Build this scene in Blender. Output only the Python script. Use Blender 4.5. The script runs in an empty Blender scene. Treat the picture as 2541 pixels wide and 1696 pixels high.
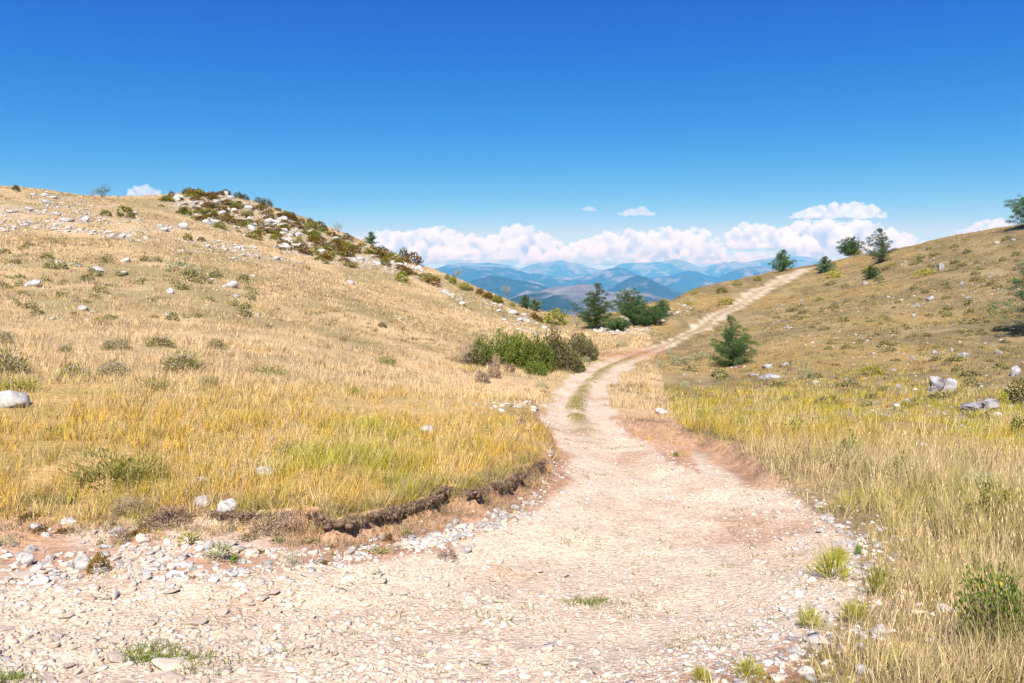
import bpy, bmesh, math, random
import numpy as np
from mathutils import Vector, Matrix

# ------------------------------------------------------------------ camera, sky, sun, exposure
sc = bpy.context.scene
EYE = 2.0                      # eye height; all heights below are relative to a datum 2 m under the eye
F, CX, HY = 28 / 36 * 2541, 1270.5, 715.0
cam = bpy.data.cameras.new('camera'); cam_o = bpy.data.objects.new('camera', cam)
sc.collection.objects.link(cam_o); sc.camera = cam_o
cam_o.location = (0, 0, EYE); cam_o.rotation_euler = (math.pi / 2, 0, 0)
cam.lens = 28; cam.sensor_width = 36; cam.shift_y = -133 / 2541
cam.clip_start = 0.1; cam.clip_end = 200000
SUN_EL, SHADOW_AZ = math.radians(51), math.radians(7)     # shadows fall away from the camera, a little to the right

world = bpy.data.worlds.new('World'); sc.world = world; world.use_nodes = True
nt = world.node_tree; bg = nt.nodes['Background']
sky = nt.nodes.new('ShaderNodeTexSky'); sky.sky_type = 'NISHITA'; sky.sun_disc = False
sky.sun_elevation = SUN_EL; sky.sun_rotation = math.pi + SHADOW_AZ
sky.altitude = 1200; sky.air_density = 1.0; sky.dust_density = 0.3; sky.ozone_density = 3.0
sep = nt.nodes.new('ShaderNodeSeparateColor'); com = nt.nodes.new('ShaderNodeCombineColor')
nt.links.new(sky.outputs[0], sep.inputs[0])
# a polarising filter: one tone curve per channel, the same over the whole sky
for i, (p, k, mx) in enumerate(((3.4, 2.9, .34), (1.92, 0.76, .48), (0.62, 0.54, .51))):
    m1 = nt.nodes.new('ShaderNodeMath'); m1.operation = 'MULTIPLY'; m1.inputs[1].default_value = 0.1
    m2 = nt.nodes.new('ShaderNodeMath'); m2.operation = 'POWER'; m2.inputs[1].default_value = p
    m3 = nt.nodes.new('ShaderNodeMath'); m3.operation = 'MULTIPLY'; m3.inputs[1].default_value = k
    m5 = nt.nodes.new('ShaderNodeMath'); m5.operation = 'MINIMUM'; m5.inputs[1].default_value = mx
    m4 = nt.nodes.new('ShaderNodeMath'); m4.operation = 'MULTIPLY'; m4.inputs[1].default_value = 10
    nt.links.new(sep.outputs[i], m1.inputs[0])
    for a, b in ((m1, m2), (m2, m3), (m3, m5), (m5, m4)):
        nt.links.new(a.outputs[0], b.inputs[0])
    nt.links.new(m4.outputs[0], com.inputs[i])
nt.links.new(com.outputs[0], bg.inputs[0]); bg.inputs[1].default_value = 0.1

sun = bpy.data.lights.new('sun', 'SUN'); sun.energy = 4.6; sun.angle = math.radians(0.53); sun.color = (1.0, 0.94, 0.85)
sun_o = bpy.data.objects.new('sun', sun); sc.collection.objects.link(sun_o)
sdir = Vector((math.sin(SHADOW_AZ) * math.cos(SUN_EL), math.cos(SHADOW_AZ) * math.cos(SUN_EL), -math.sin(SUN_EL)))
sun_o.rotation_euler = sdir.to_track_quat('-Z', 'Y').to_euler()

vs = sc.view_settings; vs.view_transform = 'Standard'; vs.look = 'None'; vs.exposure = 0.84; vs.gamma = 1
sc.render.engine = 'CYCLES'
cy = sc.cycles
cy.max_bounces = 14; cy.diffuse_bounces = 3; cy.glossy_bounces = 1; cy.transmission_bounces = 3
cy.transparent_max_bounces = 4; cy.volume_bounces = 12
cy.caustics_reflective = False; cy.caustics_refractive = False
cy.use_denoising = True; cy.use_adaptive_sampling = True; cy.adaptive_threshold = 0.008

COL = sc.collection
RNG = np.random.default_rng(11)
random.seed(5)

# ------------------------------------------------------------------ numpy noise
def _h(ix, iy, iz, seed):
    h = (ix.astype(np.int64) * 374761393 + iy.astype(np.int64) * 668265263 + iz.astype(np.int64) * 2147483647 + seed * 974634777) & 0xFFFFFFFF
    h = ((h ^ (h >> 13)) * 1274126177) & 0xFFFFFFFF
    h = ((h ^ (h >> 16)) * 2246822519) & 0xFFFFFFFF
    return ((h ^ (h >> 15)) & 0xFFFFFF) / float(0xFFFFFF)

def vn2(x, y, seed=0):
    ix, iy = np.floor(x), np.floor(y); fx, fy = x - ix, y - iy
    fx = fx * fx * (3 - 2 * fx); fy = fy * fy * (3 - 2 * fy); z = np.zeros_like(ix)
    a, b = _h(ix, iy, z, seed), _h(ix + 1, iy, z, seed); c, d = _h(ix, iy + 1, z, seed), _h(ix + 1, iy + 1, z, seed)
    return (a + (b - a) * fx) * (1 - fy) + (c + (d - c) * fx) * fy

def fbm2(x, y, seed=0, o=4, g=.5):
    s = 0; a = 1; t = 0
    for i in range(o):
        s = s + a * vn2(x * 2 ** i + 17.3 * i, y * 2 ** i - 9.1 * i, seed + i); t += a; a *= g
    return s / t

def vn3(x, y, z, seed=0):
    ix, iy, iz = np.floor(x), np.floor(y), np.floor(z); f = [x - ix, y - iy, z - iz]
    fx, fy, fz = [q * q * (3 - 2 * q) for q in f]
    r = 0
    for dx in (0, 1):
        for dy in (0, 1):
            for dz in (0, 1):
                r = r + _h(ix + dx, iy + dy, iz + dz, seed) * (fx if dx else 1 - fx) * (fy if dy else 1 - fy) * (fz if dz else 1 - fz)
    return r

def fbm3(p, s, seed=0, o=4, g=.5):
    r = 0; a = 1; t = 0
    for i in range(o):
        q = p * (s * 2 ** i); r = r + a * vn3(q[:, 0] + 3.7 * i, q[:, 1], q[:, 2] - 5.1 * i, seed + i); t += a; a *= g
    return r / t

def sst(a, b, x):
    t = np.clip((x - a) / (b - a), 0, 1); return t * t * (3 - 2 * t)

# ------------------------------------------------------------------ objects helpers
def tag(o, label=None, cat=None, group=None, kind=None):
    if label: o['label'] = label
    if cat: o['category'] = cat
    if group: o['group'] = group
    if kind: o['kind'] = kind
    return o

def mesh_np(name, V, faces, mat=None, smooth=False):
    """faces: list of arrays (m,k)"""
    me = bpy.data.meshes.new(name); V = np.asarray(V, np.float32)
    if not isinstance(faces, (list, tuple)): faces = [faces]
    faces = [np.asarray(f, np.int32) for f in faces if len(f)]
    me.vertices.add(len(V)); me.vertices.foreach_set('co', V.ravel())
    nl = sum(f.size for f in faces); npol = sum(len(f) for f in faces)
    me.loops.add(nl); me.loops.foreach_set('vertex_index', np.concatenate([f.ravel() for f in faces]))
    me.polygons.add(npol)
    tot = np.concatenate([np.full(len(f), f.shape[1], np.int32) for f in faces])
    me.polygons.foreach_set('loop_start', np.concatenate([[0], np.cumsum(tot)[:-1]]).astype(np.int32))
    if smooth: me.polygons.foreach_set('use_smooth', np.ones(npol, bool))
    me.update(calc_edges=True); me.validate()
    if mat: me.materials.append(mat)
    return me

def link(name, me, parent=None, loc=None, rot=None, scale=None):
    o = bpy.data.objects.new(name, me); COL.objects.link(o)
    if parent: o.parent = parent
    if loc is not None: o.location = loc
    if rot is not None: o.rotation_euler = rot
    if scale is not None: o.scale = scale
    return o

def copy_tree(o, parent=None):
    c = o.copy(); COL.objects.link(c); c.parent = parent
    for ch in list(o.children):
        copy_tree(ch, c)
    return c

# ------------------------------------------------------------------ materials
def newmat(name):
    m = bpy.data.materials.new(name); m.use_nodes = True; t = m.node_tree; t.nodes.clear()
    out = t.nodes.new('ShaderNodeOutputMaterial'); return m, t, out

def N(t, kind, **kw):
    n = t.nodes.new(kind)
    for k, v in kw.items():
        if k.startswith('i_'): n.inputs[int(k[2:])].default_value = v
        else: setattr(n, k, v)
    return n

def noise(t, scale, detail=3, rough=.55, vec=None, dim='3D'):
    n = N(t, 'ShaderNodeTexNoise'); n.noise_dimensions = dim
    n.inputs['Scale'].default_value = scale; n.inputs['Detail'].default_value = detail; n.inputs['Roughness'].default_value = rough
    if vec is not None: t.links.new(vec, n.inputs['Vector'])
    return n

def ramp(t, fac, stops):
    r = N(t, 'ShaderNodeValToRGB'); e = r.color_ramp.elements
    while len(e) < len(stops): e.new(.5)
    for q, (p, c) in zip(e, stops): q.position = p; q.color = (*c, 1) if len(c) == 3 else c
    t.links.new(fac, r.inputs[0]); return r

def mixc(t, fac, a, b, mode='MIX'):
    m = N(t, 'ShaderNodeMix'); m.data_type = 'RGBA'; m.blend_type = mode
    for sock, v in ((0, fac), (6, a), (7, b)):
        if hasattr(v, 'is_linked') or hasattr(v, 'links'): t.links.new(v, m.inputs[sock])
        else: m.inputs[sock].default_value = v if sock == 0 else (*v, 1) if len(v) == 3 else v
    return m.outputs[2]

def leaf_material(name, cols, transl=.35, instancer=False, var=.5, up=.38):
    """foliage and grass: colour varies from leaf to leaf; cols are ramp colours (or the per-clump colour when instanced)"""
    m, t, out = newmat(name)
    geo = N(t, 'ShaderNodeNewGeometry')
    if instancer:
        at = N(t, 'ShaderNodeAttribute'); at.attribute_name = 'icol'
        base = at.outputs['Color']
        r = ramp(t, geo.outputs['Random Per Island'], [(0, (1 - var, 1 - var, 1 - var * .9)), (.5, (1, 1, 1)), (1, (1 + var * .55, 1 + var * .5, 1 + var * .55))])
        colr = mixc(t, 1.0, base, r.outputs[0], 'MULTIPLY')
    else:
        r = ramp(t, geo.outputs['Random Per Island'], [(i / max(1, len(cols) - 1), c) for i, c in enumerate(cols)])
        oi = N(t, 'ShaderNodeObjectInfo')
        r2 = ramp(t, oi.outputs['Random'], [(0, (1.25, 1.22, 1.25)), (1, (1.95, 1.95, 1.85))])
        colr = mixc(t, 1.0, r.outputs[0], r2.outputs[0], 'MULTIPLY')
    d = N(t, 'ShaderNodeBsdfDiffuse'); tr = N(t, 'ShaderNodeBsdfTranslucent'); mx = N(t, 'ShaderNodeMixShader'); mx.inputs[0].default_value = transl
    t.links.new(colr, d.inputs[0]); t.links.new(colr, tr.inputs[0])
    if up:      # thin blades light like the soft mass they form: normals lean to the vertical
        vm = N(t, 'ShaderNodeVectorMath', operation='SCALE'); vm.inputs[3].default_value = 1 - up; t.links.new(geo.outputs['Normal'], vm.inputs[0])
        va = N(t, 'ShaderNodeVectorMath', operation='ADD'); va.inputs[1].default_value = (0, 0, up); t.links.new(vm.outputs[0], va.inputs[0])
        vn = N(t, 'ShaderNodeVectorMath', operation='NORMALIZE'); t.links.new(va.outputs[0], vn.inputs[0])
        t.links.new(vn.outputs[0], d.inputs['Normal'])
    t.links.new(d.outputs[0], mx.inputs[1]); t.links.new(tr.outputs[0], mx.inputs[2]); t.links.new(mx.outputs[0], out.inputs[0])
    return m

def solid_material(name, stops, scale, bump=.3, rough=.9, bscale=None, objvar=0.0, coord='Object', instancer=False):
    m, t, out = newmat(name)
    tc = N(t, 'ShaderNodeTexCoord'); n1 = noise(t, scale, 5, .6, tc.outputs[coord])
    r = ramp(t, n1.outputs['Fac'], stops); c = r.outputs[0]
    if objvar:
        oi = N(t, 'ShaderNodeObjectInfo')
        r2 = ramp(t, oi.outputs['Random'], [(0, (1 - objvar,) * 3), (1, (1 + objvar, 1 + objvar * .9, 1 + objvar * .85))])
        c = mixc(t, 1.0, c, r2.outputs[0], 'MULTIPLY')
    if instancer:
        at = N(t, 'ShaderNodeAttribute'); at.attribute_name = 'icol'
        c = mixc(t, 1.0, c, at.outputs['Color'], 'MULTIPLY')
    b = N(t, 'ShaderNodeBsdfPrincipled'); b.inputs['Roughness'].default_value = rough; b.inputs['Specular IOR Level'].default_value = .2
    t.links.new(c, b.inputs['Base Color'])
    if bump:
        n2 = noise(t, bscale or scale * 4, 6, .65, tc.outputs[coord]); bp = N(t, 'ShaderNodeBump'); bp.inputs['Strength'].default_value = bump; bp.inputs['Distance'].default_value = .02
        t.links.new(n2.outputs['Fac'], bp.inputs['Height']); t.links.new(bp.outputs[0], b.inputs['Normal'])
    t.links.new(b.outputs[0], out.inputs[0])
    return m

M = {}
M['rock'] = solid_material('pale_limestone', [(.30, (.15, .145, .14)), (.41, (.34, .33, .31)), (.55, (.47, .455, .43)), (.75, (.58, .56, .535))], 2.6, .9, objvar=.14, bscale=5)
M['greyrock'] = solid_material('weathered_limestone', [(.33, (.06, .06, .065)), (.42, (.25, .25, .26)), (.60, (.41, .405, .40)), (.8, (.55, .53, .51))], 2.4, .7, objvar=.1, bscale=6)
M['stone'] = solid_material('track_stone', [(.2, (.43, .35, .27)), (.5, (.56, .47, .375)), (.8, (.61, .54, .46))], 3, .8, objvar=.15, bscale=12)
M['gravel'] = solid_material('gravel_stone', [(.25, (.80, .80, .80)), (.6, (1.0, 1.0, 1.0))], 2.0, 0, instancer=True)
M['bark'] = solid_material('pine_bark', [(.3, (.16, .10, .07)), (.7, (.33, .22, .16))], 9, .6)
M['twig'] = solid_material('grey_twig', [(.3, (.18, .14, .11)), (.7, (.36, .30, .25))], 9, .3)
M['grass'] = leaf_material('dry_grass', None, .22, True, .6, .48)
M['needle'] = leaf_material('pine_needles', [(.022, .045, .018), (.045, .085, .028), (.09, .14, .042)], .25)
M['needle_blue'] = leaf_material('bluish_pine_needles', [(.030, .055, .030), (.062, .10, .052), (.11, .155, .075)], .25)
M['juniper'] = leaf_material('juniper_leaves', [(.038, .056, .012), (.075, .105, .018), (.14, .16, .032)], .2)
M['juniper_dull'] = leaf_material('dull_juniper_leaves', [(.030, .034, .016), (.065, .066, .026), (.13, .115, .055)], .2)
M['rust'] = leaf_material('rusty_bush_leaves', [(.09, .055, .014), (.155, .085, .02), (.11, .105, .025)], .3)
M['olive'] = leaf_material('olive_bush_leaves', [(.07, .085, .015), (.13, .14, .02), (.21, .19, .035)], .3)
M['yellowgreen'] = leaf_material('yellow_green_bush_leaves', [(.11, .12, .015), (.20, .20, .025), (.30, .27, .04)], .3)
M['lavender'] = leaf_material('lavender_heads', [(.26, .20, .20), (.36, .29, .29), (.25, .25, .12)], .3)
M['greygreen'] = leaf_material('grey_green_leaves', [(.15, .17, .09), (.23, .25, .14), (.33, .33, .20)], .3)
M['thyme'] = leaf_material('thyme_leaves', [(.11, .11, .045), (.19, .18, .07), (.27, .23, .11)], .3)
M['herb'] = leaf_material('herb_leaves', [(.085, .10, .025), (.14, .155, .035), (.21, .19, .06)], .3)
M['leafgreen'] = leaf_material('glossy_leaves', [(.03, .065, .010), (.07, .125, .018), (.15, .21, .03)], .3)
M['yellowleaf'] = leaf_material('yellow_leaves', [(.55, .33, .02), (.7, .5, .04)], .4)
M['root'] = leaf_material('dead_roots', [(.07, .045, .035), (.16, .11, .085), (.32, .23, .16)], .15)
M['deadbrush'] = leaf_material('dead_brush', [(.17, .12, .085), (.28, .21, .15), (.16, .15, .06)], .2)

# ------------------------------------------------------------------ terrain: control points (photo column, photo row, metres ahead)
CP = [  # the stony track
 (1270, 1900, 3.4), (300, 1696, 4.4), (1270, 1696, 4.4), (2300, 1696, 4.4), (100, 1500, 6.2), (1000, 1500, 6.2), (1900, 1500, 6.2),
 (1500, 1300, 9.3), (1000, 1330, 8.8), (2000, 1300, 9.4), (1640, 1160, 13.5), (1480, 1050, 20), (1450, 960, 32), (1530, 905, 45), (1600, 872, 57),
 (1700, 815, 75), (1800, 755, 98), (1890, 710, 120), (1960, 682, 140), (2015, 662, 152),
 # left meadow and hill
 (0, 1330, 8.8), (500, 1310, 9.0), (0, 1200, 10.6), (500, 1180, 11), (1000, 1180, 11.6), (0, 1050, 14), (500, 1050, 14.3), (1000, 1050, 17),
 (0, 930, 19), (500, 930, 20), (1000, 930, 29), (1230, 980, 28), (0, 820, 27), (500, 820, 30), (900, 840, 40), (0, 700, 42), (500, 710, 48), (900, 740, 66),
 (0, 600, 66), (300, 600, 68), (500, 600, 82), (800, 640, 92), (250, 530, 92), (1000, 770, 62), (1150, 800, 66), (1250, 850, 58), (1330, 905, 46),
 (0, 466, 108), (120, 475, 110), (230, 492, 114), (330, 492, 120), (420, 484, 126), (500, 480, 128), (600, 498, 129), (700, 525, 129), (800, 567, 127), (900, 606, 124),
 (1000, 645, 119), (1100, 688, 113), (1200, 722, 106), (1300, 766, 97), (1370, 800, 90), (600, 560, 112), (800, 610, 110), (1100, 740, 84), (1250, 790, 82),
 (-400, 440, 100), (-400, 600, 55), (-400, 900, 17), (-400, 1200, 10), (-800, 430, 90),
 # saddle and right hill
 (1430, 813, 86), (1500, 795, 90), (1560, 775, 98), (1600, 757, 106), (1700, 722, 124), (1800, 704, 138), (1900, 689, 150), (1480, 850, 66), (1560, 835, 68), (1640, 800, 80), (1700, 765, 95),
 (2100, 643, 142), (2200, 622, 134), (2300, 600, 126), (2400, 580, 119), (2541, 556, 108), (2700, 530, 100), (2950, 500, 90),
 (1820, 905, 44), (1800, 850, 58), (1950, 760, 84), (2000, 900, 38), (2000, 820, 55), (2150, 700, 96), (2300, 800, 52), (2300, 700, 80), (2541, 850, 38), (2541, 720, 62), (2800, 800, 40),
 (2300, 950, 31), (2541, 960, 28), (1700, 1000, 26), (2000, 1000, 25), (1850, 1110, 16.5), (2200, 1080, 18), (2541, 1060, 20), (2200, 1200, 11.8), (2541, 1180, 12.5), (2300, 1400, 7.2), (2541, 1450, 6.4), (2800, 1300, 8.5), (2900, 1000, 22)]
def unproj(px, py, Y): return ((px - CX) / F * Y, Y, EYE - (py - HY) / F * Y)
PTS = [unproj(*c) for c in CP]
for i, (px, py, Y) in enumerate(CP):      # ground falls away behind the skyline
    if py < 700 and Y > 85 and (px, py) not in ((250, 530), (500, 600), (800, 640), (600, 560), (800, 610), (2150, 700), (2300, 700), (1960, 682)) or (px in (1100, 1200, 1300, 1370, 1430, 1500, 1560, 1600, 1700, 1800) and Y > 85 and (px, py) not in ((1700, 765), (1800, 755))):
        x, y, z = unproj(px, py, Y); zr = z - EYE
        z2 = (zr - 3.5 if zr > 0 else zr * 1.45 - 4); PTS.append((x * 1.35, y * 1.35, EYE + z2))
        z3 = (zr - 14 if zr > 0 else zr * 2 - 14); PTS.append((x * 1.8, y * 1.8, EYE + z3))
PTS += [(0, 0, 0.22), (-6, 0, .15), (6, 0, .25), (0, -8, .8), (-15, -5, .9), (15, -5, .8), (0, -40, 3), (-60, -20, 8), (60, -20, 5), (-120, 20, 14), (120, 20, 9), (-150, 80, 16), (140, 90, 12)]
PTS = np.array(PTS)
def tps_fit(P, lam=2e-4):
    n = len(P); xy = P[:, :2] / 50
    d = np.linalg.norm(xy[:, None] - xy[None], axis=2); K = np.where(d > 0, d * d * np.log(d + 1e-12), 0) + lam * np.eye(n)
    Q = np.hstack([np.ones((n, 1)), xy]); A = np.zeros((n + 3, n + 3)); A[:n, :n] = K; A[:n, n:] = Q; A[n:, :n] = Q.T
    return np.linalg.solve(A, np.concatenate([P[:, 2], np.zeros(3)]))
TW = tps_fit(PTS)
def tps(x, y):
    x = x / 50; y = y / 50; n = len(PTS); s = TW[n] + TW[n + 1] * x + TW[n + 2] * y
    for i in range(n):
        r2 = (x - PTS[i, 0] / 50) ** 2 + (y - PTS[i, 1] / 50) ** 2
        s = s + TW[i] * .5 * r2 * np.log(r2 + 1e-12)
    return s

NXG, NYG = 600, 470
tx = np.linspace(-math.asinh(1500 / 3.2), math.asinh(1500 / 3.2), NXG); GX = 3.2 * np.sinh(tx)
ty = np.linspace(-math.asinh(600 / 3.2), math.asinh(1500 / 3.2), NYG); GY = 7 + 3.2 * np.sinh(ty)
X, Y = np.meshgrid(GX, GY)                       # [row y, col x]
XC, YC = np.clip(X, -260, 260), np.clip(Y, -80, 330)
over = np.hypot(X - XC, Y - YC)
Z = tps(XC, YC); Z = np.clip(Z, -60, 60) - over * .28
RR = np.hypot(X, Y)
Z0 = Z.copy()

class Sampler:
    def __init__(s, A): s.A = A
    def __call__(s, x, y):
        x = np.asarray(x, float); y = np.asarray(y, float)
        ti = (np.arcsinh(x / 3.2) - tx[0]) / (tx[1] - tx[0]); tj = (np.arcsinh((y - 7) / 3.2) - ty[0]) / (ty[1] - ty[0])
        i = np.clip(np.floor(ti).astype(int), 0, NXG - 2); j = np.clip(np.floor(tj).astype(int), 0, NYG - 2)
        u = np.clip((x - GX[i]) / (GX[i + 1] - GX[i]), 0, 1); v = np.clip((y - GY[j]) / (GY[j + 1] - GY[j]), 0, 1)
        A = s.A
        return (A[j, i] * (1 - u) + A[j, i + 1] * u) * (1 - v) + (A[j + 1, i] * (1 - u) + A[j + 1, i + 1] * u) * v

YS = np.exp(np.linspace(math.log(2.2), math.log(230), 900))
def hit(px, py, S):
    """where a line of sight meets the ground: world x, y, z"""
    px = np.atleast_1d(np.asarray(px, float)); py = np.atleast_1d(np.asarray(py, float)); out = []
    for a in range(0, len(px), 200):
        u = (px[a:a + 200] - CX) / F; v = -(py[a:a + 200] - HY) / F
        yy = np.broadcast_to(YS, (len(u), len(YS))); h = S(u[:, None] * yy, yy) - EYE
        g = h / yy - v[:, None]; over_ = g > 0
        k = np.where(over_.any(1), over_.argmax(1), g.argmax(1))
        k1 = np.clip(k, 1, None); r = np.arange(len(u)); g1, g0 = g[r, k1], g[r, k1 - 1]
        w = np.where(over_.any(1) & (g1 > 0) & (g0 <= 0), -g0 / (g1 - g0 + 1e-12), 1.0)
        d = YS[k1 - 1] + (YS[k1] - YS[k1 - 1]) * w
        out.append(np.stack([u * d, d, S(u * d, d)], 1))
    return np.concatenate(out)
def proj(P): return CX + P[:, 0] / P[:, 1] * F, HY - (P[:, 2] - EYE) / P[:, 1] * F

S0 = Sampler(Z0)
def line_w(pts): p = np.array(pts, float); return hit(p[:, 0], p[:, 1], S0)[:, :2]
def pl_dist(x, y, P):
    """distance to a polyline"""
    d = np.full(np.shape(x), 1e9)
    for a, b in zip(P[:-1], P[1:]):
        e = b - a; L = max(e @ e, 1e-9); t = np.clip(((x - a[0]) * e[0] + (y - a[1]) * e[1]) / L, 0, 1)
        d = np.minimum(d, np.hypot(x - a[0] - t * e[0], y - a[1] - t * e[1]))
    return d
def inside(x, y, P):
    r = np.zeros(np.shape(x), bool); j = len(P) - 1
    for i in range(len(P)):
        xi, yi = P[i]; xj, yj = P[j]
        c = ((yi > y) != (yj > y)) & (x < (xj - xi) * (y - yi) / (yj - yi + 1e-12) + xi); r ^= c; j = i
    return r

# track edges, in photo coordinates on the ground
RL = line_w([(-250, 1450), (0, 1442), (250, 1452), (500, 1436), (800, 1402), (1000, 1370), (1150, 1336), (1300, 1285), (1390, 1220), (1415, 1150), (1388, 1100), (1352, 1060), (1345, 1010), (1368, 978), (1400, 948), (1440, 920), (1500, 892), (1565, 872), (1615, 858), (1655, 838), (1705, 810), (1765, 775), (1832, 734), (1900, 702), (1960, 678), (2003, 664)])
RRT = line_w([(2030, 664), (1990, 682), (1935, 714), (1872, 752), (1805, 795), (1745, 830), (1690, 855), (1625, 882), (1572, 905), (1535, 935), (1512, 965), (1506, 1000), (1522, 1045), (1560, 1078), (1640, 1128), (1740, 1172), (1850, 1208), (1945, 1235), (2020, 1290), (2095, 1345), (2115, 1420), (2095, 1500), (2035, 1560), (1870, 1630), (1690, 1690), (1560, 1800)])
RRT = np.vstack([RRT, [[1.2, -2], [2.0, -12]]])
RL = np.vstack([[[-16, -12], [-12, 5.5]], RL])
ROAD = np.vstack([RL, RRT])
BANK_L = line_w([(-300, 1300), (0, 1292), (120, 1300), (350, 1288), (520, 1290), (620, 1305), (740, 1312), (830, 1338), (950, 1316), (1075, 1282), (1100, 1248), (1180, 1262), (1268, 1230), (1290, 1200), (1362, 1176), (1376, 1120), (1335, 1050), (1325, 990)])
MEADOW_L = np.vstack([BANK_L, line_w([(1345, 960), (1400, 925), (1480, 890)]), [[10, 120], [-150, 130], [-150, 9]]])
BANK_R = line_w([(1530, 1050), (1560, 1064), (1640, 1080), (1720, 1100), (1800, 1128), (1850, 1152), (1895, 1180), (1912, 1204)])
MEADOW_R = np.vstack([BANK_R, line_w([(1960, 1232), (2035, 1285), (2110, 1340), (2130, 1420), (2110, 1500), (2050, 1560), (1890, 1630), (1710, 1690)]), [[2, -12], [80, -12], [80, 150]], line_w([(2030, 670), (1872, 756), (1690, 860), (1575, 910), (1515, 965), (1510, 1000)])])

def fields(x, y):
    """signed distances: >0 inside"""
    road = np.where(inside(x, y, ROAD), 1, -1) * np.minimum(pl_dist(x, y, RL), pl_dist(x, y, RRT))
    bl = np.where(inside(x, y, MEADOW_L), 1, -1) * pl_dist(x, y, BANK_L)
    br = np.where(inside(x, y, MEADOW_R), 1, -1) * pl_dist(x, y, BANK_R)
    dl, dr = pl_dist(x, y, RL), pl_dist(x, y, RRT)
    return road, bl, br, dl / (dl + dr + 1e-6)
near = (np.abs(X) < 120) & (Y > -14) & (Y < 175)
road_d = np.full(X.shape, -50.0); bl_d = road_d.copy(); br_d = road_d.copy(); lat = np.zeros(X.shape)
a, b, c, d = fields(X[near], Y[near]); road_d[near] = a; bl_d[near] = b; br_d[near] = c; lat[near] = d
wob = (fbm2(X / 1.1, Y / 1.1, 3) - .5)
road_d = road_d + wob * .5 * np.clip(Y / 10, .4, 2) - .52 * sst(45, 70, Y)
# relief
Z += (fbm2(X / 9, Y / 9, 21) - .5) * 1.1 * sst(15, 60, RR) * np.clip(1 - sst(-2, 2, road_d), .1, 1)
Z += (fbm2(X / 2.2, Y / 2.2, 5) - .5) * .22 * (1 - sst(-.5, .6, road_d)) * sst(3, 12, RR)
Z += (fbm2(X / .5, Y / .5, 8, 4) - .5) * .055 * (RR < 60)
bn = bl_d + (fbm2(X / .45, Y / .45, 31, 3) - .5) * .42
bank_h = .21 * sst(-4.2, -2.3, X) * (1 - sst(20, 30, Y)) + .03
Z += bank_h * sst(-.04, .10, bn) * np.exp(-np.clip(bl_d, 0, 50) / 4.0) * (bl_d > -3)
brn = br_d + (fbm2(X / .5, Y / .5, 37, 4, .6) - .5) * .6
Z += .20 * sst(-.25, .05, brn) * np.exp(-np.clip(br_d, 0, 50) / 5.0) * (1 - sst(18, 22, Y)) * sst(9, 12, Y)
# wheel ruts
rutm = sst(0, .5, road_d) * sst(14, 24, Y)
Z -= .10 * rutm * (np.exp(-((lat - .24) / .13) ** 2) + np.exp(-((lat - .77) / .12) ** 2))
Z += .05 * rutm * np.exp(-((lat - .5) / .1) ** 2)
Z -= .12 * sst(0, 1.2, road_d) * (1 - sst(14, 24, Y))
Z -= .05 * sst(.3, .7, fbm2(X / 2.6 + Y / 9, Y / 1.3, 77)) * sst(0, .6, road_d) * (1 - sst(14, 24, Y))
H = Sampler(Z); RD = Sampler(road_d); BLD = Sampler(bl_d); BRD = Sampler(br_d); LAT = Sampler(lat)
side_left = np.where(road_d > 0, 0, np.where(inside(X, Y, np.vstack([RL, [[30, 400], [-900, 400], [-900, -12]]])), 1, -1)).astype(float)

# ground colours (the soil's and turf's own)
def C(r, g, b): return np.array([r, g, b])
n1 = fbm2(X / 3.1, Y / 3.1, 51, 4); n2 = fbm2(X / .7, Y / .7, 52, 4); n3 = fbm2(X / 14, Y / 14, 53, 4); n4 = fbm2(X / .23, Y / .23, 54, 3)
def lerp(a, b, t): return a + (b - a) * t[..., None]
turf_l = lerp(C(.51, .375, .205), C(.34, .265, .14), sst(.42, .62, n1)); turf_l = lerp(turf_l, C(.24, .20, .09), sst(.52, .68, n3) * .7)
turf_r = lerp(C(.31, .235, .125), C(.18, .145, .075), sst(.38, .58, n1 * .5 + n2 * .5)); turf_r = lerp(turf_r, C(.35, .25, .09), sst(.5, .62, n3) * .6)
turf_r = lerp(turf_r, lerp(C(.30, .225, .14), C(.22, .17, .10), sst(.4, .6, n2)), (1 - sst(9, 16, Y)) * .85)
turf_l = lerp(turf_l, lerp(C(.40, .27, .10), C(.30, .23, .07), sst(.4, .6, n2)), (1 - sst(16, 25, Y)) * .8)
colg = lerp(turf_r, turf_l, (X < (Y * .16 + 1)).astype(float))
soil = lerp(C(.45, .285, .18), C(.33, .205, .13), sst(.35, .65, n2 * .6 + n4 * .4))
dust = lerp(C(.60, .505, .39), C(.53, .41, .295), sst(.46, .68, n2 * .6 + n1 * .4))
lside = (X < (Y * .16 + 1))
verge = np.where(lside, sst(-3.6, -3.0, road_d) * (1 - sst(-.15, .2, bn)), sst(-1.4, -.2, road_d) * (1 - sst(-.25, .2, brn))) * (1 - sst(20, 25, Y))
rubble = lerp(C(.47, .30, .19), C(.56, .43, .32), sst(.42, .58, n2))
soil = np.where((lside & (X < -1.2))[..., None], lerp(soil, rubble, sst(-1.6, -3.0, X)), soil)
colg = lerp(colg, np.where(lside[..., None], soil, dust * .94), np.clip(verge, 0, 1))
colg = lerp(colg, soil, np.exp(-((bn - .02) / .14) ** 2) * (1 - sst(24, 30, Y)) * (X > -3.6))
colg = lerp(colg, soil * .98, sst(-.62, -.38, brn) * (1 - sst(-.02, .08, brn)) * (1 - sst(18, 22, Y)) * sst(10, 12.5, Y))
colr = lerp(dust, soil, sst(.58, .72, n1 * .5 + n2 * .5) * .4)
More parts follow.
